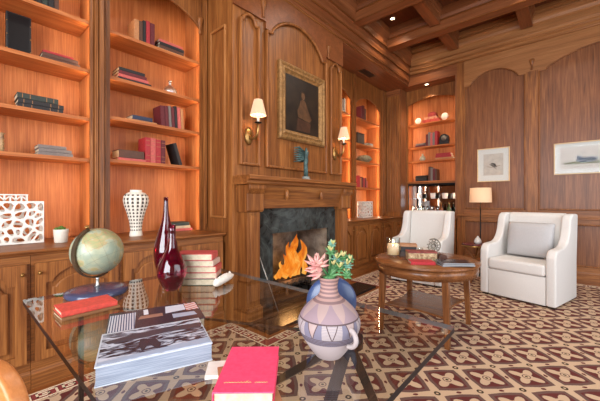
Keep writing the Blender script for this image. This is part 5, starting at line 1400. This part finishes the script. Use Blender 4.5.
rosette(Vector((-0.034, -0.01, 0.036)), Vector((-0.25, -0.7, 0.8)), 9, 0.042, 0.011, pink, 'pink_rosette', 1.0, 2)
m = MB()
for k, (dx, dz) in enumerate(((-1, 0.12), (-1, -0.25), (-0.7, -0.5))): leaf(m, Vector((-0.022, -0.014, 0.016)), Vector((dx, -0.35, dz)), 0.055 - 0.008 * k, 0.010, 0.45, 0.1)
m.build('long_leaves', pink, t)
for i, (x, z, s_) in enumerate(((0.004, 0.074, .9), (0.022, 0.052, 1), (0.040, 0.058, .9), (0.030, 0.026, 1), (0.052, 0.034, .9), (0.012, 0.034, .9), (0.048, 0.010, .85), (0.010, 0.094, .7), (0.062, 0.050, .7))):
    rosette(Vector((x, rg.uniform(-0.02, 0.012), z)), Vector((0.2 + (x - 0.03) * 6, -0.8, 0.75)), 7, 0.023 * s_, 0.0072, (green, blueg, green)[i % 3], 'green_rosette', 1.0, 2)
    m = MB()
    for k in range(6):
        leaf(m, Vector((x, -0.012, z + 0.004)), Vector((rg.uniform(-.7, .7), rg.uniform(-.8, 0), 0.9)), 0.022 * s_, 0.003, 0.6)
    o = m.build('young_leaves', tipc, t); o['kind'] = 'stuff'
st.build('stems', green, t)
# blue flask
pb = pd(331.5, 1.07, ZG)
t = thing('moon_flask', 'round flattened dark blue flask standing behind the painted jug', 'vase', pb, YAW)
bl = newmat('blue_glaze', (52, 70, 108), 0.3)
MB().lathe([(0.001, 0), (0.03, 0), (0.03, 0.012), (0.02, 0.02), (0.001, 0.022)], n=24, sy=0.6).build('foot', bl, t)
MB().sphere((0, 0, 0.102), 0.087, 40, 24, 1, 0.34, 1).build('body', bl, t)
MB().lathe([(0.012, 0.188), (0.011, 0.20), (0.014, 0.204), (0.001, 0.204)], n=16).build('neck', bl, t)

# wooden chair at the near left corner
t = thing('wooden_chair', 'honey-coloured wooden chair with rounded back at the bottom left corner', 'chair', (-1.0, 0.03, 0.0135), 0.35)
def rr2(a, z0_, z1_, r):
    P_ = [(-a, z0_), (a, z0_)]
    for k in range(9): P_.append((a - r + r * math.cos(PI / 2 * k / 8), z1_ - r + r * math.sin(PI / 2 * k / 8)))
    for k in range(9): P_.append((-a + r - r * math.sin(PI / 2 * k / 8), z1_ - r + r * math.cos(PI / 2 * k / 8)))
    return P_
MB().prism(rr2(0.20, 0.55, 0.85, 0.10), 'y', -0.02, 0.015).build('backrest', W['chairback'], t, bevel=0.008, seg=4)
MB().prism([(-0.20, 0), (0.20, 0), (0.22, 0.38), (0.18, 0.42), (-0.18, 0.42), (-0.22, 0.38)], 'z', 0.43, 0.46).xf(Matrix.Translation((0, -0.42, 0))).build('seat', W['chairback'], t, bevel=0.008, seg=3)
for sx in (-1, 1):
    MB().taper((sx * 0.18, 0.0, 0), (sx * 0.165, -0.003, 0.60), 0.014, 0.017).build('leg', W['chairback'], t, bevel=0.003)
    MB().taper((sx * 0.18, -0.38, 0), (sx * 0.165, -0.37, 0.429), 0.014, 0.017).build('leg', W['chairback'], t, bevel=0.003)

# ================================================================ DOWNLIGHTS, VENT
for i, (x, y, z, lb) in enumerate(((-2.17, 4.72, Z_CEIL, 'recessed ceiling light in the coffer nearer the fireplace'), (-2.10, 5.72, Z_CEIL, 'recessed ceiling light in the coffer nearer the back wall'), (-2.15, 6.22, 3.50, 'recessed light in the soffit above the back bookcase'))):
    t = thing('downlight', lb, 'ceiling light', (x, y, z), 0, 'recessed downlights')
    MB().lathe([(0.032, -0.001), (0.048, -0.001), (0.046, -0.007), (0.033, -0.007)], n=24, cap=False).build('trim_ring', WHITE, t)
    MB().lathe([(0.001, -0.003), (0.031, -0.003), (0.031, -0.001), (0.001, -0.001)], n=20).build('lens', BULB, t)
    spot('downlight_beam', (x, y, z - 0.03), (x, y + (0.1 if i == 2 else 0), 0), 30, (1.0, 0.80, 0.58), 1.9)
t = thing('air_vent', 'wooden slotted air vent in the soffit above the lit bookcase', 'vent', (-2.74, 4.92, Z_SOF - 0.001))
MB().box(-0.09, 0.09, -0.22, -0.20, -0.008, 0).box(-0.09, 0.09, 0.20, 0.22, -0.008, 0).box(-0.09, -0.07, -0.2, 0.2, -0.008, 0).box(0.07, 0.09, -0.2, 0.2, -0.008, 0).build('frame', W['ceily'], t)
for k in range(5): MB().box(-0.06 + 0.027 * k, -0.045 + 0.027 * k, -0.2, 0.2, -0.007, -0.001).build('slat', W['dark'], t)
